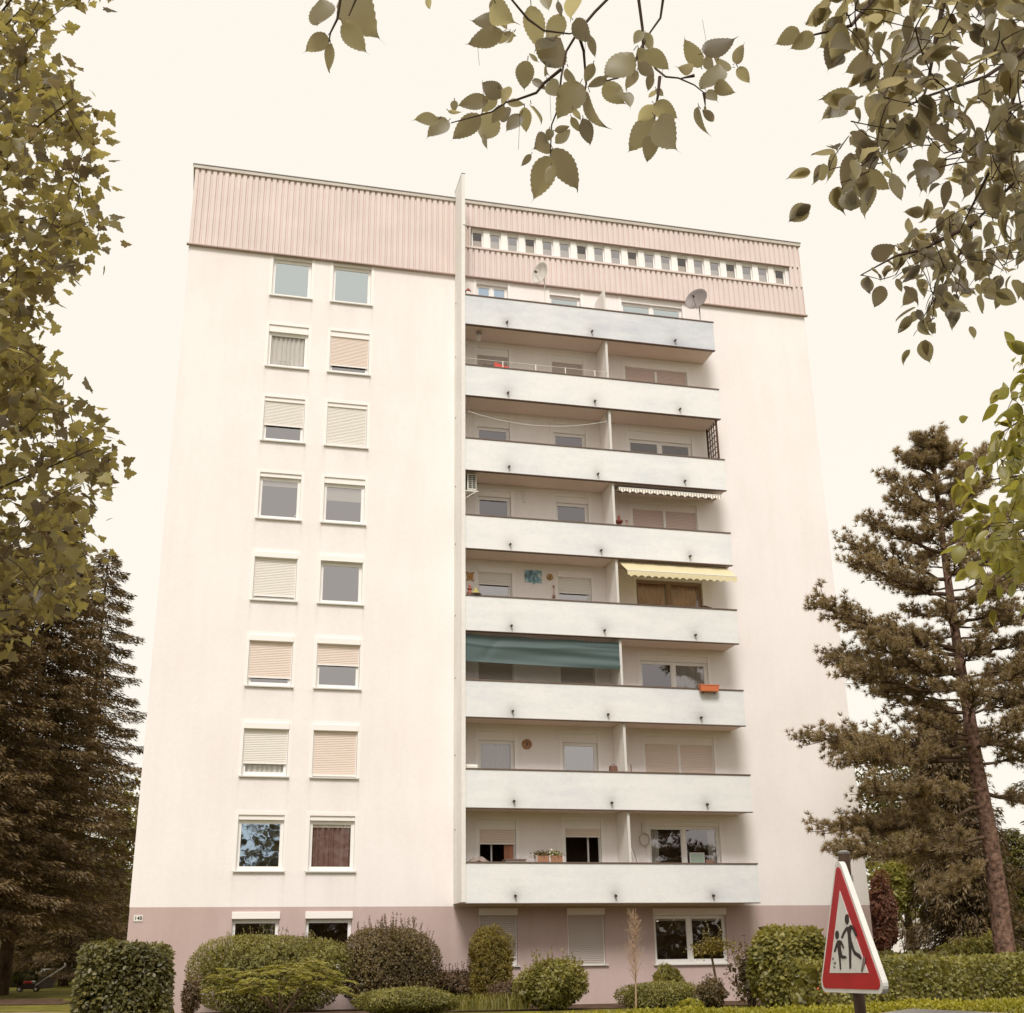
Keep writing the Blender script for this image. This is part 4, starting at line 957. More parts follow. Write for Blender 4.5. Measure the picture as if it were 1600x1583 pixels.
for z in (1.02, 1.50):
    m = MB(); m.lathe((pc[0], pc[1], z), (0, 0, 1), [(.043, -.018), (.043, .018)], 16); c_ = pc+nn*.03; m.obox((c_[0], c_[1], z), uu*.05, nn*.012, (0, 0, .015)); m.tube([pc+uu*.03+[0, 0, z], pc+uu*.07+[0, 0, z]], .009, 8); m.build('clamp', METAL, t)

# ------------------------------------------------------------------ parked car (mostly below the frame)
cx, cy = 5.37, -33.25
t = empty('parked_car', (cx, cy, -.62), 'silver parked car, only its roof showing below the warning sign', 'car')
CARP = P('silver_paint', (.42, .41, .40), .25, .6, .6); CG = P('car_glass', (.02, .02, .025), .05, .9)
prof = [(-2.0, .30), (-2.05, .55), (-1.95, .78), (-1.15, .93), (-.62, 1.30), (-.30, 1.388), (0, 1.416), (.30, 1.388), (.95, 1.30), (1.55, .98), (1.95, .92), (2.05, .6), (2.0, .30)]
m = MB(); nsec = len(prof); yy = [(-.84, .0), (-.86, .45), (-.70, .93), (-.45, 1.0), (0, 1.03), (.45, 1.0), (.70, .93), (.86, .45), (.84, 0)]
for (x, z) in prof:
    for (y, f) in yy:
        hw = y if z < 1 else y*.86
        m.v.append((cx+x, cy+hw, -.62+.22+(z-.22)*f if f < 1.01 else -.62+z+.0))
k9 = len(yy)
for i_ in range(nsec-1):
    for j in range(k9-1): a_ = i_*k9+j; m.f.append((a_, a_+k9, a_+k9+1, a_+1))
m.build('body', CARP, t, smooth=True)
m = MB()
for s_ in (-1, 1):
    for x0, x1, xa, xb in ((-.98, -.08, -.62, -.08), (.02, 1.2, .02, .9)):
        m.quad((cx+x0, cy+s_*.80, -.62+.93), (cx+x1, cy+s_*.80, -.62+.93), (cx+xb, cy+s_*.66, -.62+1.26), (cx+xa, cy+s_*.66, -.62+1.26))
m.build('side_window', CG, t)
for x in (-1.3, 1.3):
    for s_ in (-1, 1):
        wo = MB().lathe((cx+x, cy+s_*.78, -.62+.31), (0, s_, 0), [(.2, -.1), (.31, -.08), (.31, .08), (.2, .1)], 24).build('wheel', P('tyre', (.02, .02, .02), .9), t)
        MB().lathe((cx+x, cy+s_*.78, -.62+.31), (0, s_, 0), [(.2, .09), (.18, .105), (.05, .11)], 16).build('rim', METAL, wo)
for s_ in (-1, 1):
    MB().box(cx-2.06, cx-1.98, cy+s_*.6-.14, cy+s_*.6+.14, -.62+.62, -.62+.76).build('headlight', WMETAL, t, bevel=.02)
    MB().box(cx+2.0, cx+2.06, cy+s_*.66-.1, cy+s_*.66+.1, -.62+.66, -.62+.86).build('tail_light', SR, t, bevel=.02)

# ------------------------------------------------------------------ shrubs and hedges
def hedge(name, label, cat, x0, x1, yc, d, ztop, zbot, mat, n, ls, T=None, slope=0., wob=.03, topfrac=.4, gr=None):
    t = empty(name, ((x0+x1)/2, yc, zbot), label, cat, gr); T = T or T_oval(1, .32)
    nt_ = int(n*topfrac); nf = n-nt_; L_ = x1-x0
    xx = rng.uniform(x0, x1, n); top = lambda x: ztop+slope*(x-x0)/L_+wob*np.sin(x*2.3)+wob*.7*np.sin(x*5.1+1)+wob*.4*np.sin(x*13)
    yy_ = np.where(np.arange(n) < nt_, rng.uniform(-d/2, d/2, n), 0); fs = rng.random(n)
    face = np.where(fs < .75, -1, 1)
    dep = np.abs(rng.normal(0, .05, n)); r_ = .07
    y_ = np.where(np.arange(n) < nt_, yc+yy_, yc+face*(d/2-dep)+.03*np.sin(xx*3.1)); zf = rng.random(n)
    z_ = np.where(np.arange(n) < nt_, top(xx)-dep-.12*np.clip(np.abs(yy_)/(d/2)-.75, 0, 1)*4*r_*3, zbot+(top(xx)-.04-zbot)*zf)
    P_ = np.stack([xx, y_, z_], 1)
    Nn = np.where((np.arange(n) < nt_)[:, None], np.array([[0, 0, 1.]]), np.stack([0*xx, face*1., .35+0*xx], 1))
    X_ = unit(rdir(n)*.9+Nn*.45); Z_ = unit(Nn+rdir(n)*.6)
    trimesh('foliage', *inst(T, P_, X_, Z_, ls*rng.uniform(.6, 1.25, n)), mat, t)
    m = MB(); x = x0+.3
    while x < x1: m.tube([(x, yc, zbot-.3), (x+.05, yc, ztop-.15)], [.03, .012], 5); m.tube([(x, yc, zbot+.1), (x+.25, yc-.1, ztop-.2)], [.02, .008], 5); x += .55
    m.build('stem', STEMC, t)
    # inner thicket of twigs that closes the view through the hedge
    N = int(L_*260); P_ = np.stack([rng.uniform(x0, x1, N), yc+rng.uniform(-d*.3, d*.3, N), rng.uniform(zbot, ztop-.1, N)], 1)
    trimesh('inner_leaves', *inst(T_oval(1, .5), P_, rdir(N), rdir(N), ls*2.2), mat, t)
    return t
hedge('golden_hedge', 'long low clipped golden yellow hedge along the pavement', 'hedge', 2.0, 24, -27.2, .75, .60, -.5, G_GOLD, 80000, .036, slope=.16, wob=.010)
hedge('clipped_hedge', 'dark green clipped hedge in front of the pine trunk', 'hedge', 12.6, 32, -17.0, 1.5, 1.10, -.3, G_OLIVE, 42000, .085, wob=.03, slope=.05)
hedge('clipped_hedge', 'darker hedge piece showing over the long hedge beside the house corner', 'hedge', 17.2, 20.4, -9.5, 1.2, 1.42, -.1, G_PRIVET, 9000, .08, slope=-.35)

b_ = px_bush(122, 273, 1467, 25)
bush('cube_shrub', 'large dark green shrub clipped to a rounded cube at the left house corner', 'shrub', b_['x']+.04, b_['y'], b_['w']*.88, 1.7, b_['h']-.10, G_PRIVET, 15000, .10, T=T_oval(2, .32), boxy=1, amp=.05, droop=.5)
b_ = px_bush(306, 545, 1459, 34.5)
bush('broad_shrub', 'broad loose yellow green shrub under the left ground floor windows', 'shrub', b_['x'], b_['y'], b_['w'], 2.2, b_['h'], G_OLIVE, 26000, .062, boxy=.2, sprouts=110, spr_len=.34, amp=.10, T=T_dia(.3))
b_ = px_bush(534, 690, 1450, 35.5)
bush('round_shrub', 'round dark shrub with thin upright shoots left of the fin', 'shrub', b_['x'], b_['y'], b_['w'], 2.2, b_['h'], G_DARK, 20000, .065, boxy=.1, sprouts=110, spr_len=.55, amp=.06, T=T_dia(.32))
b_ = px_bush(555, 722, 1542, 31)
bush('spreading_shrub', 'low spreading olive shrub before the round dark shrub', 'shrub', b_['x'], b_['y'], b_['w'], 1.6, b_['h'], G_OLIVE, 11000, .06, sprouts=15, spr_len=.15, T=T_dia(.3))
b_ = px_bush(668, 760, 1512, 36.5)
bush('brown_shrub', 'low brownish twiggy shrub left of the yew', 'shrub', b_['x'], b_['y'], b_['w'], 1.2, b_['h'], G_BROWN, 5500, .06, sprouts=30, spr_len=.3, amp=.2)
b_ = px_bush(735, 799, 1447, 36.5)
bush('yew_column', 'upright dense yew column in front of a shuttered ground floor window', 'shrub', b_['x'], b_['y'], b_['w'], 1.1, b_['h'], G_YEW, 13000, .075, T=T_dia(.16), boxy=.2, sprouts=16, spr_len=.3, amp=.14, droop=-.6)
b_ = px_bush(812, 916, 1500, 33)
bush('leafy_shrub', 'light green leafy shrub between the two shuttered ground floor windows', 'shrub', b_['x'], b_['y'], b_['w'], 1.6, b_['h'], G_BRIGHT, 7000, .085, T=T_oval(1, .34), sprouts=26, spr_len=.45, amp=.16)
b_ = px_bush(760, 830, 1532, 35)
bush('brown_shrub', 'low brownish shrub filling the bed right of the yew', 'shrub', b_['x'], b_['y'], b_['w'], 1.0, b_['h'], G_BROWN, 3500, .06, sprouts=12, spr_len=.2, amp=.2)
b_ = px_bush(970, 1090, 1536, 34)
bush('box_shrub', 'low rounded box shrub below the ground floor double window', 'shrub', b_['x'], b_['y'], b_['w'], 1.5, b_['h'], G_OLIVE, 9500, .055, boxy=.3, amp=.1, T=T_dia(.32))
b_ = px_bush(1018, 1068, 1512, 35)
bush('rosemary_tuft', 'upright feathery green tuft growing behind the low box shrub', 'shrub', b_['x'], b_['y'], b_['w'], .7, b_['h'], G_BRIGHT, 3500, .09, T=T_dia(.1), amp=.15, droop=-1.2)
b_ = px_bush(1172, 1287, 1448, 32.5)
bush('hydrangea_shrub', 'big round bright green broad leaved shrub left of the warning sign', 'shrub', b_['x'], b_['y'], b_['w']*.90, 1.8, b_['h']*.95, G_BRIGHT, 8500, .135, T=T_oval(2, .40), sprouts=14, spr_len=.22, amp=.1, boxy=.15, droop=.5)
b_ = px_bush(1086, 1134, 1534, 33)
bush('small_shrub', 'small dark leafy plant under the topiary tree', 'shrub', b_['x'], b_['y'], b_['w'], .7, b_['h'], G_DARK, 1900, .075, sprouts=14, spr_len=.3, amp=.2)
b_ = px_bush(286, 313, 1532, 32)
bush('climbing_shrub', 'narrow reddish green plant at the wall right of the cube shrub', 'shrub', b_['x'], b_['y'], b_['w'], .45, b_['h'], G_BROWN, 1600, .06, sprouts=7, spr_len=.35, amp=.25)
b_ = px_bush(1060, 1100, 1562, 31)
bush('golden_shrub', 'tiny golden shrub beside the box shrub', 'shrub', b_['x'], b_['y'], b_['w'], .5, b_['h'], G_GOLD, 1500, .05)
b_ = px_bush(1140, 1196, 1480, 33.5)
bush('rose_bush', 'sparse rose bush with thin stems left of the round bright shrub', 'shrub', b_['x'], b_['y'], b_['w'], .7, b_['h'], G_DARK, 1200, .075, sprouts=16, spr_len=.5, amp=.3)
b_ = px_bush(1270, 1400, 1540, 27)
bush('geranium_bed', 'dark low plants behind the warning sign', 'shrub', b_['x'], b_['y'], b_['w'], 1.2, b_['h'], G_DARK, 4500, .08, amp=.2, sprouts=12, spr_len=.2)
p = atD(1287, 1550, 26)
t = empty('geranium', (p[0], p[1], float(gh(p[0], p[1]))), 'red geranium blossoms at the lower left of the warning sign', 'flowers')
N = 60; P_ = p+rng.normal(0, 1, (N, 3))*[.07, .06, .045]; trimesh('blossom', *inst(T_dia(.5), P_, rdir(N), rdir(N), .05), P('geranium_red', (.75, .10, .06)), t)
MB().tube([(p[0], p[1], float(gh(p[0], p[1]))-.02), p], .01, 5).build('stem', STEMC, t)
b_ = px_bush(1478, 1600, 1462, 44)
bush('background_shrub', 'mid green layered shrub behind the pine trunk', 'shrub', b_['x'], b_['y'], b_['w'], 2.5, b_['h'], G_BRIGHT, 8000, .13, amp=.25, sprouts=10)
b_ = px_bush(1380, 1432, 1352, 50)
bush('lime_tree_shrub', 'bright lime green young tree near the right house corner', 'tree', b_['x'], b_['y'], b_['w']*1.1, 1.4, b_['h'], G_LIME, 3200, .16, amp=.3, base=b_['h']-1.8)
b_ = px_bush(1354, 1388, 1378, 46)
bush('maroon_shrub', 'maroon leaved shrub at the right house corner', 'shrub', b_['x'], b_['y'], b_['w'], 1.4, b_['h'], G_RED, 4000, .13, amp=.25, droop=.6, base=1.2)

# fern-leaved sumac: arching pinnate sprays
def fern():
    c = atD(440, 1530, 31); x, y = float(c[0]), float(c[1]); z0 = float(gh(x, y))
    t = empty('sumac_shrub', (x, y, z0), 'light green fern leaved shrub with layered arching sprays in front', 'shrub'); st = MB(); L = []
    for j in range(190):
        a = rng.uniform(0, 6.28); q = rng.random()**.6; bx = x+math.cos(a)*q*1.75; by = y+math.sin(a)*q*.9
        bz = z0+.25+(1.05-.45*q*q)*rng.uniform(.45, 1.0)+.13*math.sin(bx*3)
        dr = unit(np.array([math.cos(a)+rng.normal(0, .4)+.25, math.sin(a)*.6-.25+rng.normal(0, .3), .15])); l = rng.uniform(.35, .6)
        path = [np.array([bx, by, bz])+dr*l*f+np.array([0, 0, -.35*l*f*f]) for f in np.linspace(0, 1, 7)]
        st.tube(path, .005, 4, cap=False)
        sd_ = unit(np.cross(dr, [0, 0, 1])); pa = np.array(path); f = np.linspace(.05, .98, 15)
        i_ = np.clip((f*6).astype(int), 0, 5); b = pa[i_]+(pa[i_+1]-pa[i_])*(f*6-i_)[:, None]
        for s_ in (-1, 1):
            X_ = unit(sd_*s_+dr*.55+rng.normal(0, .12, (15, 3))+[0, 0, -.25])
            L.append(inst(T_dia(.16), b, X_, unit(rng.normal(0, .25, (15, 3))+[0, 0, 1]), .15*np.sin(math.pi*(f*.85+.12))+.02))
    V, F = join(L); trimesh('foliage', V, F, G_LIME, t)
    for j in range(8): a = j*.8; st.tube([(x, y, z0-.05), (x+math.cos(a)*.7, y+math.sin(a)*.4, z0+.7), (x+math.cos(a)*1.3, y+math.sin(a)*.7, z0+.95)], [.03, .02, .008], 6)
    st.build('stem', STEMC, t)
fern()
# day lilies
c = atD(772, 1570, 32.5); x, y = float(c[0]), float(c[1]); z0 = float(gh(x, y)); L = []
for j in range(620):
    bx, by = x+rng.uniform(-1.15, 1.0), y+rng.uniform(-.5, .6); a = rng.uniform(0, 6.28); h_ = rng.uniform(.25, .55); l_ = rng.uniform(.1, .35)
    ps = [np.array([bx+math.cos(a)*l_*f*f, by+math.sin(a)*l_*f*f, z0+.05+h_*(1.3*f-.5*f**3)]) for f in (0, .33, .66, 1)]
    sd_ = np.array([-math.sin(a), math.cos(a), 0])*.012
    V = []; [V.extend([q-sd_*(1.1-i_*.33), q+sd_*(1.1-i_*.33)]) for i_, q in enumerate(ps)]
    L.append((np.array(V), np.array([(0, 1, 3), (0, 3, 2), (2, 3, 5), (2, 5, 4), (4, 5, 7), (4, 7, 6)])))
V, F = join(L); tag(trimesh('day_lilies', V, F, G_BRIGHT), 'clump of grass like day lily leaves before the yew', 'plants', kind='stuff')
# bare twiggy sapling
def sapling():
    c = atD(993, 1560, 33); x, y = float(c[0]), float(c[1]); z0 = float(gh(x, y)); tp = atD(1000, 1416, 33)
    t = empty('bare_sapling', (x, y, z0), 'thin bare tan sapling with dry upright twigs', 'sapling'); h_ = tp[2]-z0
    MB().tube([(x, y, z0-.05), (x+.03, y, z0+h_*.3), (x+.05, y, z0+h_*.65), (x+.12, y, z0+h_)], [.028, .020, .012, .004], 6).build('trunk', DRYST, t)
    m = MB()
    for j in range(70):
        f = rng.uniform(.25, .9); a = rng.uniform(0, 6.28); l = rng.uniform(.35, .75)*(1.15-f*.6); b = np.array([x+.05*f, y, z0+h_*f])
        tip = b+np.array([math.cos(a)*l*.45, math.sin(a)*l*.45, l*.75]); m.tube(bez(b, tip, sag=-.06, n=4), [.008, .006, .005, .003], 4, cap=False)
        for q in range(3):
            s0 = b+(tip-b)*rng.uniform(.3, .9); m.tube([s0, s0+unit(rdir(1)[0]+[0, 0, .7])*rng.uniform(.08, .22)], [.004, .002], 3, cap=False)
    m.build('branches', DRYST, t)
sapling()
# topiary on a stem
c = atD(1118, 1570, 33); x, y = float(c[0]), float(c[1]); z0 = float(gh(x, y)); tp = atD(1112, 1458, 33)
broadleaf('topiary_tree', 'small topiary tree with a flat ball of leaves in front of the double window', 'tree', [(x, y, z0-.05), (x+.06, y, z0+.7), (x-.02, y, z0+1.3), (x, y, tp[2]-.3)], [.04, .035, .03, .02],
          [(x-.3, y, tp[2]-.25), (x+.3, y-.1, tp[2]-.2), (x, y+.2, tp[2]-.1)], np.array([x, y, tp[2]-.32])+rng.normal(0, 1, (70, 3))*[.27, .22, .10], T_oval(1, .3), .08, G_YEW, nl=14, spread=.09, limb_r=.02, twig_r=.004)
bpy.data.objects['topiary_tree']
tw = MB(); L = []
for j in range(9):
    a = rng.uniform(0, 6.28); q = (x+math.cos(a)*.25, y+math.sin(a)*.2, tp[2]-.2); l = rng.uniform(.25, .6)
    e_ = np.array(q)+[rng.normal(0, .1), 0, l]; L.append(inst(T_oval(1, .35), np.array(q)+(e_-q)*rng.random((9, 1)), rdir(9), rdir(9)+[0, 0, .5], .07)); tw.tube([q, e_], .004, 4)
tp_o = bpy.data.objects['topiary_tree']; V, F = join(L); trimesh('top_shoots', V, F, G_DARK, tp_o)

# ------------------------------------------------------------------ things on the lawn at the left
def table():
    c = atD(100, 1540, 62); x, y = float(c[0]), float(c[1]); z0 = float(gh(x, y))
    t = empty('garden_table', (x, y, z0), 'white tubular garden table on the lawn behind the mower', 'table')
    k = 62/FPX; X0 = float(atD(63, 1540, 62)[0]); X1 = float(atD(140, 1540, 62)[0])
    MB().box(X0+.9, X1, y-.4, y+.4, z0+.70, z0+.745).build('table_top', BLIND, t)
    m = MB(); m.tube([(X0, y, z0), (X0, y, z0+.66), (X0+.06, y, z0+.72), (X1, y, z0+.72)], .022, 8); m.build('frame', WMETAL, t)
    for q in (X0+1.75, X0+2.0, X1-.05): MB().box(q-.018, q+.018, y-.35, y-.315, z0-.02, z0+.70).build('leg', WMETAL, t)
    for q in (.56, .46, .37): MB().box(X0+.75, X1, y-.2, y-.17, z0+q, z0+q+.045).build('slat', WMETAL if q < .4 else SHUTW, t)
table()
def mower():
    c = atD(46, 1551, 50); x, y = float(c[0]), float(c[1]); z0 = float(gh(x, y)); 
    t = empty('lawn_mower', (x, y, z0), 'red and grey push lawn mower with a long tubular handle', 'lawn mower')
    m = MB(); pr_ = [(-.42, .12), (-.46, .20), (-.30, .26), (-.1, .30), (.18, .28), (.30, .22), (.34, .12)]
    m.prism([(x+a, y-.25, z0+b) for a, b in pr_], (0, .5, 0)); m.build('deck', P('mower_black', (.06, .04, .035), .5), t, bevel=.02)
    MB().box(x-.26, x+.06, y-.17, y+.17, z0+.29, z0+.41).build('engine_cover', P('mower_red', (.55, .05, .03), .4), t, bevel=.04)
    MB().lathe((x+.10, y, z0+.28), (0, 0, 1), [(.11, 0), (.11, .1), (.06, .14)], 14).build('engine', METAL, t)
    m = MB(); m.prism([(x+.28, y-.24, z0+.12), (x+.85, y-.24, z0+.16), (x+.92, y-.24, z0+.42), (x+.60, y-.24, z0+.56), (x+.34, y-.24, z0+.46)], (0, .48, 0)); m.build('grass_box', P('mower_grey', (.16, .13, .12), .8, var=.2), t, bevel=.03)
    hd = MB()
    for s_ in (-.24, .24): hd.tube([(x+.2, y+s_, z0+.22), (x+.75, y+s_, z0+.62), (x+1.18, y+s_, z0+.90), (x+1.28, y+s_, z0+1.0), (x+1.24, y+s_*.9, z0+1.07)], .016, 8)
    hd.tube([(x+1.24, y-.22, z0+1.07), (x+1.24, y+.22, z0+1.07)], .016, 8); hd.tube([(x+.78, y-.24, z0+.64), (x+.78, y+.24, z0+.64)], .014, 8); hd.build('handle', WMETAL, t)
    for a in (-.38, .25):
        for s_ in (-.29, .29):
            wo = MB().lathe((x+a, y+s_, z0+.10), (0, 1, 0), [(.07, -.03), (.10, -.02), (.10, .02), (.07, .03)], 18).build('wheel', DARK, t)
            MB().lathe((x+a, y+s_-.035, z0+.10), (0, 1, 0), [(.055, 0), (.055, .07)], 14).build('hub', SHUTW, wo)
mower()

# white flat-roofed garage far right
g0, g1 = atD(1362, 1490, 70), atD(1560, 1490, 70); zg = float(gh(g0[0], g0[1])); zt = float(atD(1400, 1434, 70)[2])
t = empty('garage', (float((g0[0]+g1[0])/2), float(g0[1])+3, zg), 'low white flat roofed garage behind the conifers at the right', 'garage')
MB().box(g0[0], g1[0], g0[1], g0[1]+6, zg-.3, zt-.25).build('wall', WALL, t); MB().box(g0[0]-.3, g1[0]+.3, g0[1]-.3, g0[1]+6.3, zt-.249, zt).build('roof', FLASH, t)
for q in (.28, .55, .82):
    xx = g0[0]+(g1[0]-g0[0])*q; do = MB().box(xx-1.15, xx+1.15, g0[1]-.03, g0[1]-.002, zg, zg+2.1).build('garage_door', TRIM, t); MB().box(xx-.1, xx+.1, g0[1]-.06, g0[1]-.031, zg+.9, zg+.94).build('handle', METAL, do)

# ------------------------------------------------------------------ trees
# pine at the right
def pine():
    pts = [(1580, 1535), (1568, 1470), (1560, 1400), (1545, 1300), (1526, 1200), (1513, 1110), (1502, 1050), (1487, 950), (1475, 860), (1464, 770), (1455, 690)]
    Yp = -8.; W = [atY(u, v, Yp+.15*math.sin(i_)) for i_, (u, v) in enumerate(pts)]; W[0][2] = float(gh(W[0][0], Yp))-.2
    t = empty('pine_tree', tuple(W[0]), 'tall leaning pine with reddish trunk right of the house', 'tree')
    rad = np.linspace(.30, .05, len(W)); rad[0] = .33
    MB().tube(W, list(rad), 14).build('trunk', PBARK, t, smooth=True)
    m = MB(); tufts = []; tdir = []
    tw = np.array(W)
    def trunk_at(z): i_ = int(np.clip(np.searchsorted(tw[:, 2], z)-1, 0, len(tw)-2)); f = (z-tw[i_, 2])/(tw[i_+1, 2]-tw[i_, 2]); return tw[i_]+(tw[i_+1]-tw[i_])*f
    def branch(b, tip, r0, nsub=1.):
        b = np.array(b, float); tip = np.array(tip, float); tip = tip-unit(tip-b)*min(.5, .3*np.linalg.norm(tip-b)); l = np.linalg.norm(tip-b)
        pa = bez(b, tip, sag=-.07*l, n=10); pa = [q+rng.normal(0, .012, 3)*l*(0 < i_ < 9) for i_, q in enumerate(pa)]
        m.tube(pa, list(np.linspace(r0, r0*.2, 10)), 6, cap=False); dr = unit(tip-b); sd_ = unit(np.cross(dr, [0, 0, 1]))
        for q in range(int((6+l*15)*nsub)):
            f = rng.uniform(.12, 1)**.8; i_ = min(int(f*9), 8); s0 = pa[i_]+(pa[i_+1]-pa[i_])*(f*9-i_)
            sl_ = rng.uniform(.25, .75)*(.5+.35*l*(1-f*.6)) if l > 1 else .3; sl_ = min(sl_, 1.3)
            d2 = unit(dr*.8+sd_*rng.uniform(-1, 1)*1.1+np.array([0, 0, rng.uniform(-.35, .5)])); e_ = s0+d2*sl_+[0, 0, .12*sl_]
            m.tube(bez(s0, e_, sag=-.05, n=4), [.016, .012, .009, .006], 4, cap=False)
            for g in range(int(3+sl_*7)):
                ff = rng.uniform(.3, 1.05); pp = s0+(e_-s0)*ff; d3 = unit(d2*.8+rdir(1)[0]*.8+[0, 0, .45])
                tufts.append(pp+d3*rng.uniform(0, .14)); tdir.append(d3)
        for g in range(5): tufts.append(tip+rng.normal(0, .08, 3)); tdir.append(unit(dr+[0, 0, .5]+rng.normal(0, .3, 3)))
    # limbs seen at the left of the trunk
    for (u, v, v0, dY) in ((1262, 940, 1010, -1.0), (1300, 965, 1020, .6), (1275, 1020, 1050, .2), (1300, 1045, 1075, -1.2), (1252, 1158, 1150, -.6), (1290, 1165, 1185, .9), (1310, 1190, 1160, -1.6), (1280, 1300, 1255, -.4), (1320, 1290, 1275, 1.2), (1310, 1330, 1300, -1.4),
                           (1308, 840, 900, .3), (1330, 880, 925, -1.3), (1325, 800, 860, 1.), (1368, 735, 790, .2), (1385, 770, 820, -1.1), (1390, 700, 745, .4), (1430, 680, 715, 0), (1350, 1080, 1110, 1.6), (1340, 1000, 1050, -1.8), (1345, 1230, 1230, -1.6), (1400, 1350, 1310, .8), (1440, 1400, 1330, -.9),
                           (1640, 900, 930, .8), (1650, 990, 1020, -1), (1660, 1080, 1080, .4), (1560, 740, 800, -.8), (1550, 700, 770, .5), (1600, 790, 850, -.3), (1590, 850, 890, 1.2), (1660, 1180, 1150, -1.2), (1670, 1260, 1230, .8), (1640, 1040, 1060, 1.6), (1610, 940, 970, -1.6), (1500, 690, 730, .4), (1530, 760, 800, 1.4)):
        e_ = atY(u, v, Yp+dY); b = trunk_at(atY(1510, v0, Yp)[2]-.1); branch(b, e_, .065)
    zt0 = tw[4, 2]; 
    for j in range(50):   # the rest of the crown, all round the trunk
        f = (j+rng.random())/50; z = zt0+(tw[-1, 2]-zt0)*f*.98; a = j*2.399; l = (3.1*(1-f)**.7+.5)*rng.uniform(.6, 1.05); b = trunk_at(z)
        branch(b, b+np.array([math.cos(a)*l, math.sin(a)*l, l*.22]), .05*(1-f*.6), .8)
    for j in range(14): a = j*2.4; b = trunk_at(tw[-1, 2]-.1-j*.09); branch(b, b+np.array([math.cos(a)*.45, math.sin(a)*.45, .45+.02*j]), .02, .6)
    m.build('branches', BARK, t, smooth=True)
    C_ = np.array(tufts); Dd = np.array(tdir); K = 19; N = len(C_)*K
    c = np.repeat(C_, K, 0); dd = unit(np.repeat(Dd, K, 0)*.9+rdir(N)*.9)
    trimesh('crown', *inst(T_needle(.075), c, dd, rdir(N), rng.uniform(.11, .18, N)), G_PINE, t)
    print('pine tufts', len(C_))
pine()

# dark conifers and pale ones
def at_tree(u, vtop, D): c = atD(u, vtop, D); z0 = float(gh(c[0], c[1])); return float(c[0]), float(c[1]), float(c[2])-z0
x, y, h = at_tree(100, 760, 53); spruce('spruce_tree', 'tallest dark spruce left of the house', x, y, h, 5.0, G_CON, nb=230, dens=1.2, trad=.26, sl=.42, prof=.7, bare=.15)
x, y, h = at_tree(8, 830, 47); spruce('spruce_tree', 'dark spruce at the left picture edge with drooping sprays', x, y, h, 4.0, G_CON, nb=200, dens=1.1, trad=.21, sl=.40, bare=.15, prof=.6)
x, y, h = at_tree(-110, 800, 56); spruce('spruce_tree', 'dark spruce mostly outside the left picture edge', x, y, h, 4.5, G_CON, nb=150, dens=.8, trad=.35, sl=.45)
x, y, h = at_tree(172, 850, 66); spruce('spruce_tree', 'smaller spruce close behind the left house corner', x, y, h, 4.0, G_CON, nb=170, dens=1.1, sl=.42, bare=.02, prof=.5)
x, y, h = at_tree(85, 1150, 74); spruce('spruce_tree', 'low dense spruce in the middle of the left wood', x, y, h, 4.0, G_CON, nb=170, dens=1.1, sl=.45, bare=.12, prof=.45)
x, y, h = at_tree(-30, 1180, 76); spruce('spruce_tree', 'broad spruce at the back of the left wood', x, y, h, 5, G_CON, nb=150, dens=1.0, sl=.5, bare=.08, prof=.45)
x, y, h = at_tree(1462, 1085, 52); spruce('spruce_tree', 'dark hanging spruce behind the leaning pine', x, y, h, 2.5, G_CON, nb=240, dens=1.3, sl=.36, bare=.15, prof=.42, hang=1.1, droop=.5)
x, y, h = at_tree(1578, 1290, 60); spruce('spruce_tree', 'pale spruce right of the pine trunk', x, y, h, 3.2, G_CON2, nb=150, dens=1.1, sl=.36, bare=.03, prof=.6)
x, y, h = at_tree(1655, 850, 46); spruce('spruce_tree', 'dark conifer entering at the right picture edge', x, y, h, 3.6, G_CON, nb=170, dens=1.0, sl=.36, bare=.18, prof=.55)
def cloud(c, r, n, seed=0):
    d = rdir(n); q = rng.random(n)**.4; return np.array(c)+d*q[:, None]*np.array(r)*lumpy(d, seed, .18)[:, None]
def bgtree(label, u, vtop, D, r, rz, mat, ls, n=260, group=None, nl=12):
    x, y, h = at_tree(u, vtop, D); z0 = float(gh(x, y)); c = (x, y, z0+h-rz)
    cl = cloud(c, (r, r, rz), n, int(u))
    lim = [np.array(c)+rdir(1)[0]*np.array([r, r, rz])*.7 for _ in range(9)]
    return broadleaf('leafy_tree', label, 'tree', [(x, y, z0-.2), (x+.1, y, z0+h*.3), (x, y, z0+h*.6), (x, y, z0+h*.9)], [.22, .17, .11, .04], lim, cl, T_dia(.34), ls, mat, nl=nl, spread=ls*1.6, limb_r=.08, twig_r=.02, group=group)
bgtree('broad green tree between house corner and spruce', 1385, 1175, 64, 2.3, 3.6, G_FAR, .30)
bgtree('low green tree filling the gap beside the right house corner', 1400, 1290, 58, 1.9, 2.3, G_OLIVE, .26, n=200)
bgtree('leafy tree at the right edge behind the pale spruce', 1620, 1330, 70, 3.6, 3.2, G_FAR, .32, n=300)
bgtree('dull green tree behind the left house corner with bright tips', 205, 1215, 72, 2.4, 4.0, G_BRIGHT, .32, n=240)
bgtree('shade tree low in the middle of the left wood', 150, 1330, 76, 4.0, 4.2, G_FAR, .4, n=320)
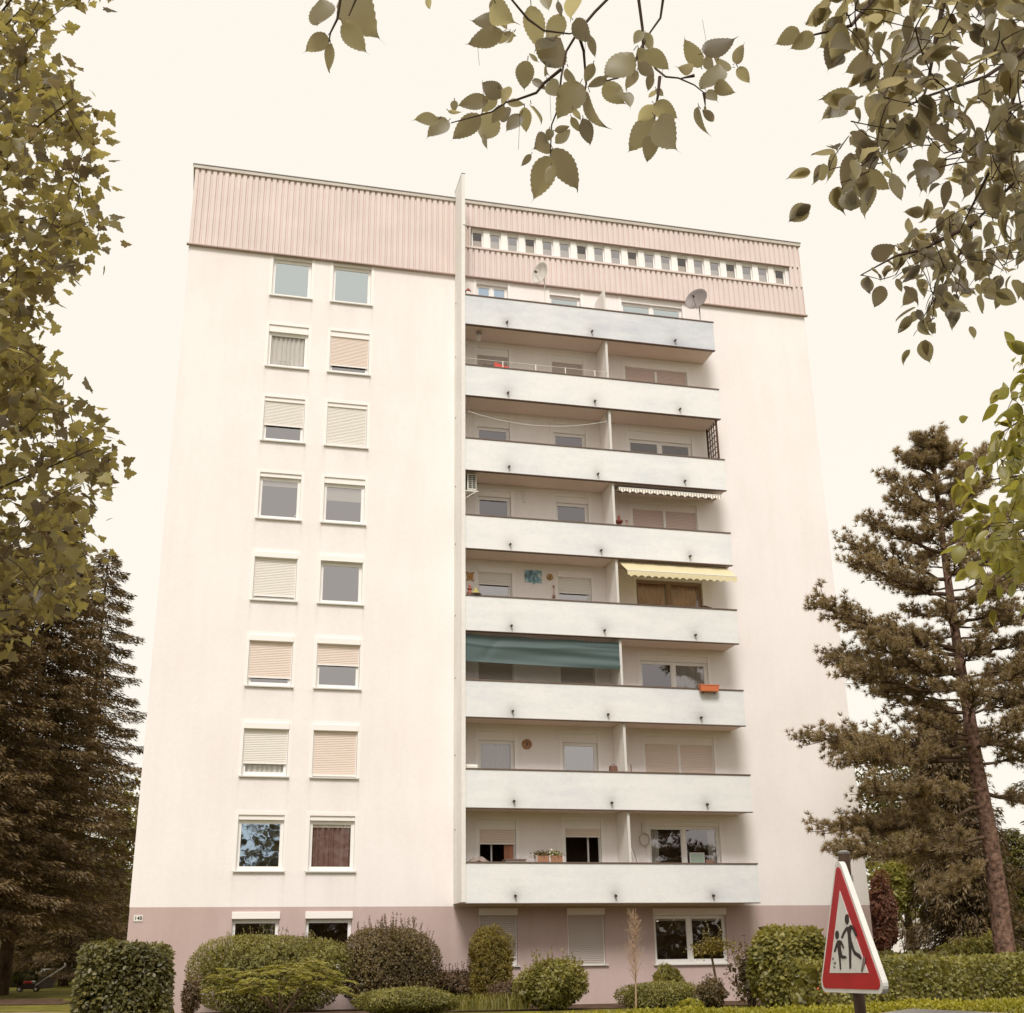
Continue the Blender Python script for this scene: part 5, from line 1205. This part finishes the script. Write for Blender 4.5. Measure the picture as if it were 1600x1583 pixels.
# distant wood closing the horizon
V = []; L = []
for (xa, xb, ya, h_, n) in ((-75, 2, 62, 11, 16000), (28, 130, 95, 7.5, 13000), (-60, 90, -84, 8.5, 16000)):  # last band is added unseen behind the camera to darken window reflections
    xx = rng.uniform(xa, xb, n); q = rng.random(n); yy_ = ya+rng.uniform(-3, 8, n)
    zz = float(gh(xa+5, ya))-.2+q*(h_*(.75+.15*np.sin(xx*.55)+.1*np.sin(xx*1.7+2)))
    L.append(inst(T_dia(.45), np.stack([xx, yy_, zz], 1), rdir(n), rdir(n)+[0, 0, .6], rng.uniform(.6, 1.2, n)))
V, F = join(L); tag(trimesh('distant_wood', V, F, G_CON), 'dark distant wood closing the view behind the house, plus an added band behind the camera', 'wood', kind='stuff')
# undergrowth at the foot of the left conifers
for (u, v, D_, w_, lab) in ((-14, 1498, 48, 1.1, 'dark undergrowth bush at the foot of the left edge spruce'), (38, 1520, 58, 1.2, 'small green bush behind the mower'), (175, 1480, 60, 3.2, 'dark bush behind the clipped cube shrub')):
    c = atD(u, v, D_); bush('undergrowth_bush', lab, 'shrub', float(c[0]), float(c[1]), w_, 1.2, float(c[2])-float(gh(c[0], c[1])), G_FAR, 2200, .14, amp=.25)

# ------------------------------------------------------------------ near maple at the left
def sample_poly(edge, n, D0, D1, u0=-260):
    """crown volume: right limit given as (v, u) profile"""
    vs_ = np.array([e[0] for e in edge], float); us_ = np.array([e[1] for e in edge], float); out = []
    while len(out) < n:
        v = rng.uniform(vs_[0], vs_[-1]); D = rng.uniform(D0, D1); lim = np.interp(v, vs_, us_)-8
        u = lim-(lim-u0)*rng.random()**1.25
        out.append(atD(u, v, D))
    return np.array(out)
EDGE = [(-120, 150), (-10, 145), (40, 100), (62, 42), (100, 52), (128, 110), (190, 140), (270, 150), (330, 150), (385, 160), (440, 100), (480, 62), (520, 50), (570, 72), (630, 95), (665, 140), (700, 170), (745, 185), (790, 140), (830, 125), (880, 135), (930, 130), (968, 70), (1000, 5)]
cl = sample_poly(EDGE, 740, 8.2, 12.5)
C0 = atD(-420, 760, 10.3); zg = float(-.5)
trunk = [(C0[0], C0[1], zg-.1), (C0[0]+.05, C0[1], 1.6), (C0[0]-.05, C0[1]+.1, 3.4), (C0[0], C0[1], 6.0), (C0[0]+.1, C0[1], 9.5)]
lim = [atD(u, v, D) for u, v, D in ((110, 330, 10), (60, 140, 9.5), (40, 20, 10.5), (20, 560, 9), (150, 700, 9.6), (60, 880, 10.4), (-40, 430, 11.5), (90, 250, 11.5), (70, 650, 11.4), (-60, 760, 12), (-20, 960, 9), (30, 420, 8.7), (-120, 100, 10), (-150, 600, 9))]+[c_ for c_ in cl[::22]]
broadleaf('maple_tree', 'near maple foliage with lobed leaves down the left picture edge', 'tree', trunk, [.20, .17, .15, .11, .05], lim, cl, T_maple(), .104, G_MAPLE, nl=11, spread=.115, limb_r=.028, twig_r=.004, droop=.35, flat=.45)

# ------------------------------------------------------------------ near elm overhanging from the right
from functools import reduce
def inpoly(u, v, poly_):
    c = False; n = len(poly_)
    for i_ in range(n):
        (x1, y1), (x2, y2) = poly_[i_], poly_[i_-1]
        if (y1 > v) != (y2 > v) and u < (x2-x1)*(v-y1)/(y2-y1)+x1: c = not c
    return c
PA = [(1300, 15), (1400, -60), (1760, -60), (1760, 330), (1640, 330), (1550, 290), (1500, 262), (1440, 282), (1405, 235), (1330, 300), (1295, 300), (1285, 265), (1320, 215), (1290, 195), (1300, 175), (1345, 170), (1352, 130), (1315, 90)]
PB = [(1560, 250), (1760, 260), (1760, 470), (1620, 400), (1560, 445), (1545, 400), (1515, 470), (1500, 470), (1465, 500), (1425, 528), (1440, 480), (1460, 470), (1420, 440), (1400, 475), (1370, 435), (1330, 440), (1345, 425), (1400, 415), (1440, 350), (1480, 330)]
PC = [(1560, 640), (1600, 575), (1670, 560), (1670, 960), (1640, 900), (1575, 880), (1560, 925), (1535, 930), (1560, 870), (1530, 850), (1530, 825), (1580, 800), (1590, 770), (1550, 765), (1585, 730), (1530, 700), (1560, 690), (1590, 700), (1575, 660)]
def fill(poly_, n, D0, D1):
    us_ = [q[0] for q in poly_]; vs_ = [q[1] for q in poly_]; out = []
    while len(out) < n:
        u, v = rng.uniform(min(us_), max(us_)), rng.uniform(min(vs_), max(vs_))
        if inpoly(u, v, poly_): out.append(atD(u, v, rng.uniform(D0, D1)))
    return np.array(out)
T0 = atD(2350, 900, 5.2)
te = empty('elm_tree', (T0[0], T0[1], -.62), 'near elm with toothed oval leaves hanging into the top and right of the view', 'tree')
tr = [(T0[0], T0[1], -.65), (T0[0]+.05, T0[1], 1.5), (T0[0], T0[1]+.05, 3.2), (T0[0]+.1, T0[1], 5.0), (T0[0], T0[1], 7.5)]
MB().tube(tr, [.24, .2, .18, .13, .05], 14).build('trunk', BARK, te, smooth=True)
br = MB(); L1 = []; L2 = []
def limb(pts, r0, r1): q = [np.array(p_[1:], float) if p_[0] == 'w' else atD(*p_) for p_ in pts]; br.tube(q, list(np.linspace(r0, r1, len(q))), 7, cap=False); return q
tA = np.array(tr[2]); tB = np.array(tr[3])
main = [tB, atD(1900, -420, 4.4), atD(1500, -330, 3.9), atD(1180, -260, 3.5), atD(900, -230, 3.3), atD(620, -170, 3.2)]
mi = [];
for a_, b_ in zip(main, main[1:]): mi += [a_+(b_-a_)*f for f in (0, .33, .66)]
br.tube(mi+[main[-1]], list(np.linspace(.07, .012, len(mi)+1)), 8, cap=False)
# twigs of the hanging spray in the middle (read off the picture, each with its own depth)
TW_ = [[(980, -260, 3.45), (958, -10, 3.4), (930, 18, 3.38), (903, 50, 3.35), (885, 80, 3.35), (877, 120, 3.3), (872, 170, 3.3), (862, 195, 3.3), (860, 240, 3.3)],
       [(860, -240, 3.35), (800, 0, 3.4), (825, 30, 3.4), (850, 48, 3.38), (890, 53, 3.36), (903, 50, 3.35)],
       [(877, 108, 3.35), (850, 130, 3.35), (838, 145, 3.35), (810, 155, 3.35), (790, 160, 3.3), (768, 175, 3.3), (705, 192, 3.25)],
       [(1010, -250, 3.5), (998, 0, 3.45), (1004, 45, 3.45), (1005, 78, 3.45), (1025, 108, 3.45), (1040, 120, 3.4), (1060, 122, 3.4), (1085, 133, 3.4), (1100, 145, 3.4)],
       [(1040, -250, 3.5), (1036, 0, 3.5), (1032, 28, 3.5), (1012, 56, 3.47), (1004, 75, 3.45)],
       [(1031, 120, 3.42), (1028, 150, 3.4), (1024, 170, 3.4), (1022, 205, 3.4)],
       [(1100, 145, 3.4), (1102, 165, 3.4)], [(1085, 118, 3.4), (1062, 123, 3.4)],
       [(1004, 72, 3.45), (990, 100, 3.42), (965, 122, 3.4), (940, 128, 3.4)],
       [(903, 50, 3.35), (912, 80, 3.38), (916, 130, 3.4), (912, 160, 3.4)],
       [(620, -170, 3.2), (535, -20, 3.2), (527, 30, 3.2), (516, 52, 3.2), (514, 66, 3.2)], [(590, -165, 3.2), (560, -10, 3.2), (545, 25, 3.2)]]
for q in TW_: limb(q, .0050, .0016)
# leaves: base x, base y, tip x, tip y (picture coordinates of the spray) and width class
c6 = lambda a: (780+a[0]/3.81, a[1]/3.81, 780+a[2]/3.81, a[3]/3.81, a[4])
c5 = lambda a: (460+a[0]/4, a[1]/4, 460+a[2]/4, a[3]/4, a[4])
LV = [c6(a) for a in ((190, 35, 215, 275, 1.1), (370, 80, 290, 240, 1.2), (270, -50, 300, 70, 1), (350, 10, 375, 80, .9), (450, -40, 440, 130, 1.1), (440, 120, 560, 250, 1.), (540, 215, 575, 320, .9), (330, 230, 220, 330, 1.1), (380, 210, 300, 390, 1.2), (170, 360, 150, 525, 1.2), (230, 370, 180, 320, .5), (270, 380, 320, 440, .9), (410, 400, 460, 500, 1.2), (290, 480, 370, 585, 1.1),
    (480, 500, 350, 700, 1.3), (200, 470, 275, 545, .9), (560, 380, 520, 480, 1), (640, 470, 740, 610, 1.3), (640, 465, 535, 520, .8), (540, 550, 630, 750, 1.4), (800, 300, 640, 450, 1.3), (830, 290, 880, 400, 1.1), (850, 180, 800, 270, 1), (870, 200, 885, 280, .8), (880, 300, 985, 400, 1.), (830, 380, 900, 440, 1.1), (820, 420, 760, 530, 1), (905, 440, 880, 535, 1), (760, 545, 775, 650, 1), (935, 530, 980, 575, 1.1), (930, 540, 895, 565, .9),
    (920, 630, 845, 700, 1), (925, 620, 1055, 700, 1.2), (930, 700, 1085, 900, 1.1), (915, 700, 790, 870, 1.), (915, 790, 890, 940, 1.1), (1210, 320, 1400, 210, 1.), (1200, 400, 1120, 240, 1.1), (1150, 400, 1065, 400, 1.2), (1400, 380, 1465, 265, 1.), (1390, 400, 1280, 330, 1.2), (1300, 360, 1215, 520, 1.2), (1420, 400, 1490, 495, 1.), (1290, 500, 1400, 550, 1.3), (1230, 540, 1300, 615, 1.1), (1220, 340, 1290, 420, 1.1), (1190, 640, 1240, 790, .5), (1200, 650, 1270, 720, .5), (1225, 630, 1225, 660, .9),
    (300, 770, 290, 840, 1.3), (330, 780, 415, 750, .9), (340, 850, 410, 790, 1), (300, 830, 175, 900, 1.1), (190, 920, 130, 985, .8), (300, 930, 200, 1175, 1.05), (320, 890, 430, 1110, 1.1), (310, 990, 300, 1080, .8), (430, 700, 470, 770, .8), (500, 710, 525, 840, 1.0), (440, 650, 480, 720, .7), (130, 680, 45, 790, 1.), (150, 640, 160, 775, 1.1), (190, 620, 225, 740, .9), (60, 600, 140, 620, .9), (0, 530, 35, 600, 1.2), (0, 640, 50, 700, 1.2), (60, 190, 0, 250, 1.1), (90, 190, 30, 245, .8), (-20, 20, 90, 130, 1.4))]
LV += [c5(a) for a in ((160, -30, 150, 140, 1.6), (340, -40, 520, 230, 1.2), (300, 140, 455, 320, 1.0), (210, 220, 65, 330, 1.1), (225, 275, 240, 430, 1.), (140, 110, 145, 160, .8), (830, -20, 835, 40, .9), (1270, 110, 1115, 130, 1.2), (1300, 200, 1095, 262, 1.1), (1310, 210, 1380, 230, 1.1), (1300, 90, 1330, 180, 1.5), (1240, -10, 1290, 100, 1.3), (1310, 600, 1180, 520, 1.2), (1210, 620, 1040, 670, 1.1), (1260, 600, 1190, 680, 1), (1000, 630, 1000, 700, 1.2), (960, 690, 1040, 700, .5), (900, 745, 740, 765, .8), (960, 760, 835, 855, 1.2), (1160, 720, 1000, 855, 1.1), (1280, 700, 1180, 860, 1.2), (1310, 660, 1240, 760, 1.1), (1190, 860, 1205, 930, .6), (1330, 640, 1430, 660, .8))]
TE = T_elm(); T3 = []
for wdt in (.60, .78, .95, 1.15):
    V0, F0 = TE; V1 = V0.copy(); V1[:, 1] *= wdt; V1[:, 2] += (.25*V1[:, 0]**2-.10)*math.sin(wdt*9)+V1[:, 1]*V1[:, 0]*.35*math.cos(wdt*11); T3.append((V1, F0))
for (u0, v0, u1, v1, wc) in LV:
    D_ = 3.35+rng.normal(0, .09); a_, b_ = atD(u0, v0, D_), atD(u1, v1, D_+rng.normal(0, .03)); l = np.linalg.norm(b_-a_)
    view = unit(CAM-a_); Z_ = unit(view*(1 if rng.random() < .5 else -1)+rng.normal(0, .28, 3))
    k_ = 0 if wc < .7 else 1 if wc < .95 else 2 if wc < 1.18 else 3
    L1.append(inst(T3[k_], a_[None], (b_-a_)[None], Z_[None], l*1.10)); br.tube([a_, a_-(b_-a_)*.12+[0, 0, .004]], .0012, 4, cap=False)
# fuller sprays at the right
def sprays(poly_, n, D0, D1, ls, nl, out, spread, limbs_, r0):
    sm_ = []
    for q in limbs_: path = limb(q, r0, r0*.2); sm_ += [a_+(b_-a_)*f for a_, b_ in zip(path, path[1:]) for f in (0, .5, 1)]
    sp_ = np.array(sm_); C_ = fill(poly_, n, D0, D1)
    grow(br, sp_, C_, .0021)
    N = n*nl; c = np.repeat(C_, nl, 0); off = rng.normal(0, spread, (N, 3)); X_ = unit(off/spread*.5+rdir(N)*.6+np.array([0, 0, -.9])); view = unit(CAM-c)
    sg = np.where(rng.random(N) < .5, 1, -1)[:, None]; Z_ = unit(view*sg*.55+rdir(N)*.5+np.array([0, 0, .35]))
    for k_ in range(4):
        s_ = rng.integers(0, 4, N) == k_; out.append(inst(T3[k_], (c+off)[s_], X_[s_], Z_[s_], ls*rng.uniform(.6, 1.2, s_.sum())))
sprays(PA, 300, 3.2, 4.4, .088, 3, L1, .048, [[(1500, -330, 3.9), (1475, 0, 3.8), (1462, 60, 3.8), (1450, 130, 3.8), (1430, 190, 3.75)], [('w', *tB), (1720, -50, 4.2), (1600, 80, 4.0), (1540, 120, 3.9), (1450, 150, 3.8), (1390, 180, 3.7)], [(1500, -330, 3.9), (1380, -20, 3.6), (1330, 40, 3.5), (1250, 60, 3.5)], [('w', *tA), (1700, 100, 4.2), (1590, 130, 4.1), (1560, 240, 4.1), (1520, 320, 4.4), (1500, 360, 4.6)]], .011)
for (u, v, D_) in ((1232, 55, 3.45), (1255, 62, 3.45), (1300, 60, 3.4), (1280, 20, 3.4), (1340, 100, 3.5)):
    a_ = atD(u+18, v-8, D_); L1.append(inst(T3[2], a_[None], (atD(u-14, v+10, D_)-a_)[None], unit(CAM-a_)[None]+.2, .09))
sprays(PB, 200, 4.3, 5.4, .082, 3, L1, .055, [[('w', *tA), (1760, 180, 4.9), (1640, 230, 4.8), (1570, 300, 4.8), (1520, 350, 4.8), (1490, 420, 4.8), (1440, 500, 4.8)], [(1520, 350, 4.8), (1440, 390, 4.7), (1400, 400, 4.7), (1345, 430, 4.6)], [(1640, 230, 4.8), (1600, 330, 4.9), (1590, 420, 5.0)]], .010)
sprays(PC, 195, 6.0, 7.6, .105, 4, L2, .085, [[('w', *tA), (1800, 560, 6.4), (1680, 620, 6.6), (1590, 660, 6.6), (1560, 680, 6.6)], [(1800, 560, 6.4), (1700, 760, 6.8), (1640, 820, 6.8), (1560, 840, 6.8)], [(1700, 760, 6.8), (1640, 870, 6.9), (1560, 910, 6.9)], [(1700, 720, 6.8), (1620, 740, 6.8), (1545, 750, 6.8)]], .014)
# fine hanging threads of dry catkin stalks
for j in range(7):
    u, v = rng.uniform(740, 1100), rng.uniform(0, 190); a_ = atD(u, v, 3.3); br.tube([a_, a_+[rng.normal(0, .01), 0, -rng.uniform(.05, .12)]], .0006, 3, cap=False)
V, F = join(L1); trimesh('crown', V, F, G_ELM, te)
V, F = join(L2); trimesh('lower_crown', V, F, G_ELML, te)
br.build('branches', TWIG, te)

# ------------------------------------------------------------------ trees across the street (seen mirrored in the lower windows)
for j, (x, y, h, r, lab) in enumerate(((-14, -62, 17, 6.5, 'street tree across the road, tallest of the row behind the camera'), (-3, -64, 15, 5.5, 'street tree across the road, second of the row behind the camera'), (9, -63, 14, 5.5, 'street tree across the road, third of the row behind the camera'), (21, -62, 15, 6, 'street tree across the road, last of the row behind the camera'), (36, -64, 15, 7, 'street tree across the road far to the right'))):
    c = (x, y, h*.62-.5); cl = cloud(c, (r, r, h*.42), 230, j)
    broadleaf('street_tree', lab, 'tree', [(x, y, -.6), (x, y, h*.3), (x, y, h*.8)], [.25, .2, .06], [np.array(c)+rdir(1)[0]*r*.6 for _ in range(7)], cl, T_dia(.4), .6, G_CON, nl=9, spread=.6, limb_r=.1, twig_r=.03, group='trees across the street')
print('done', len(bpy.data.objects))
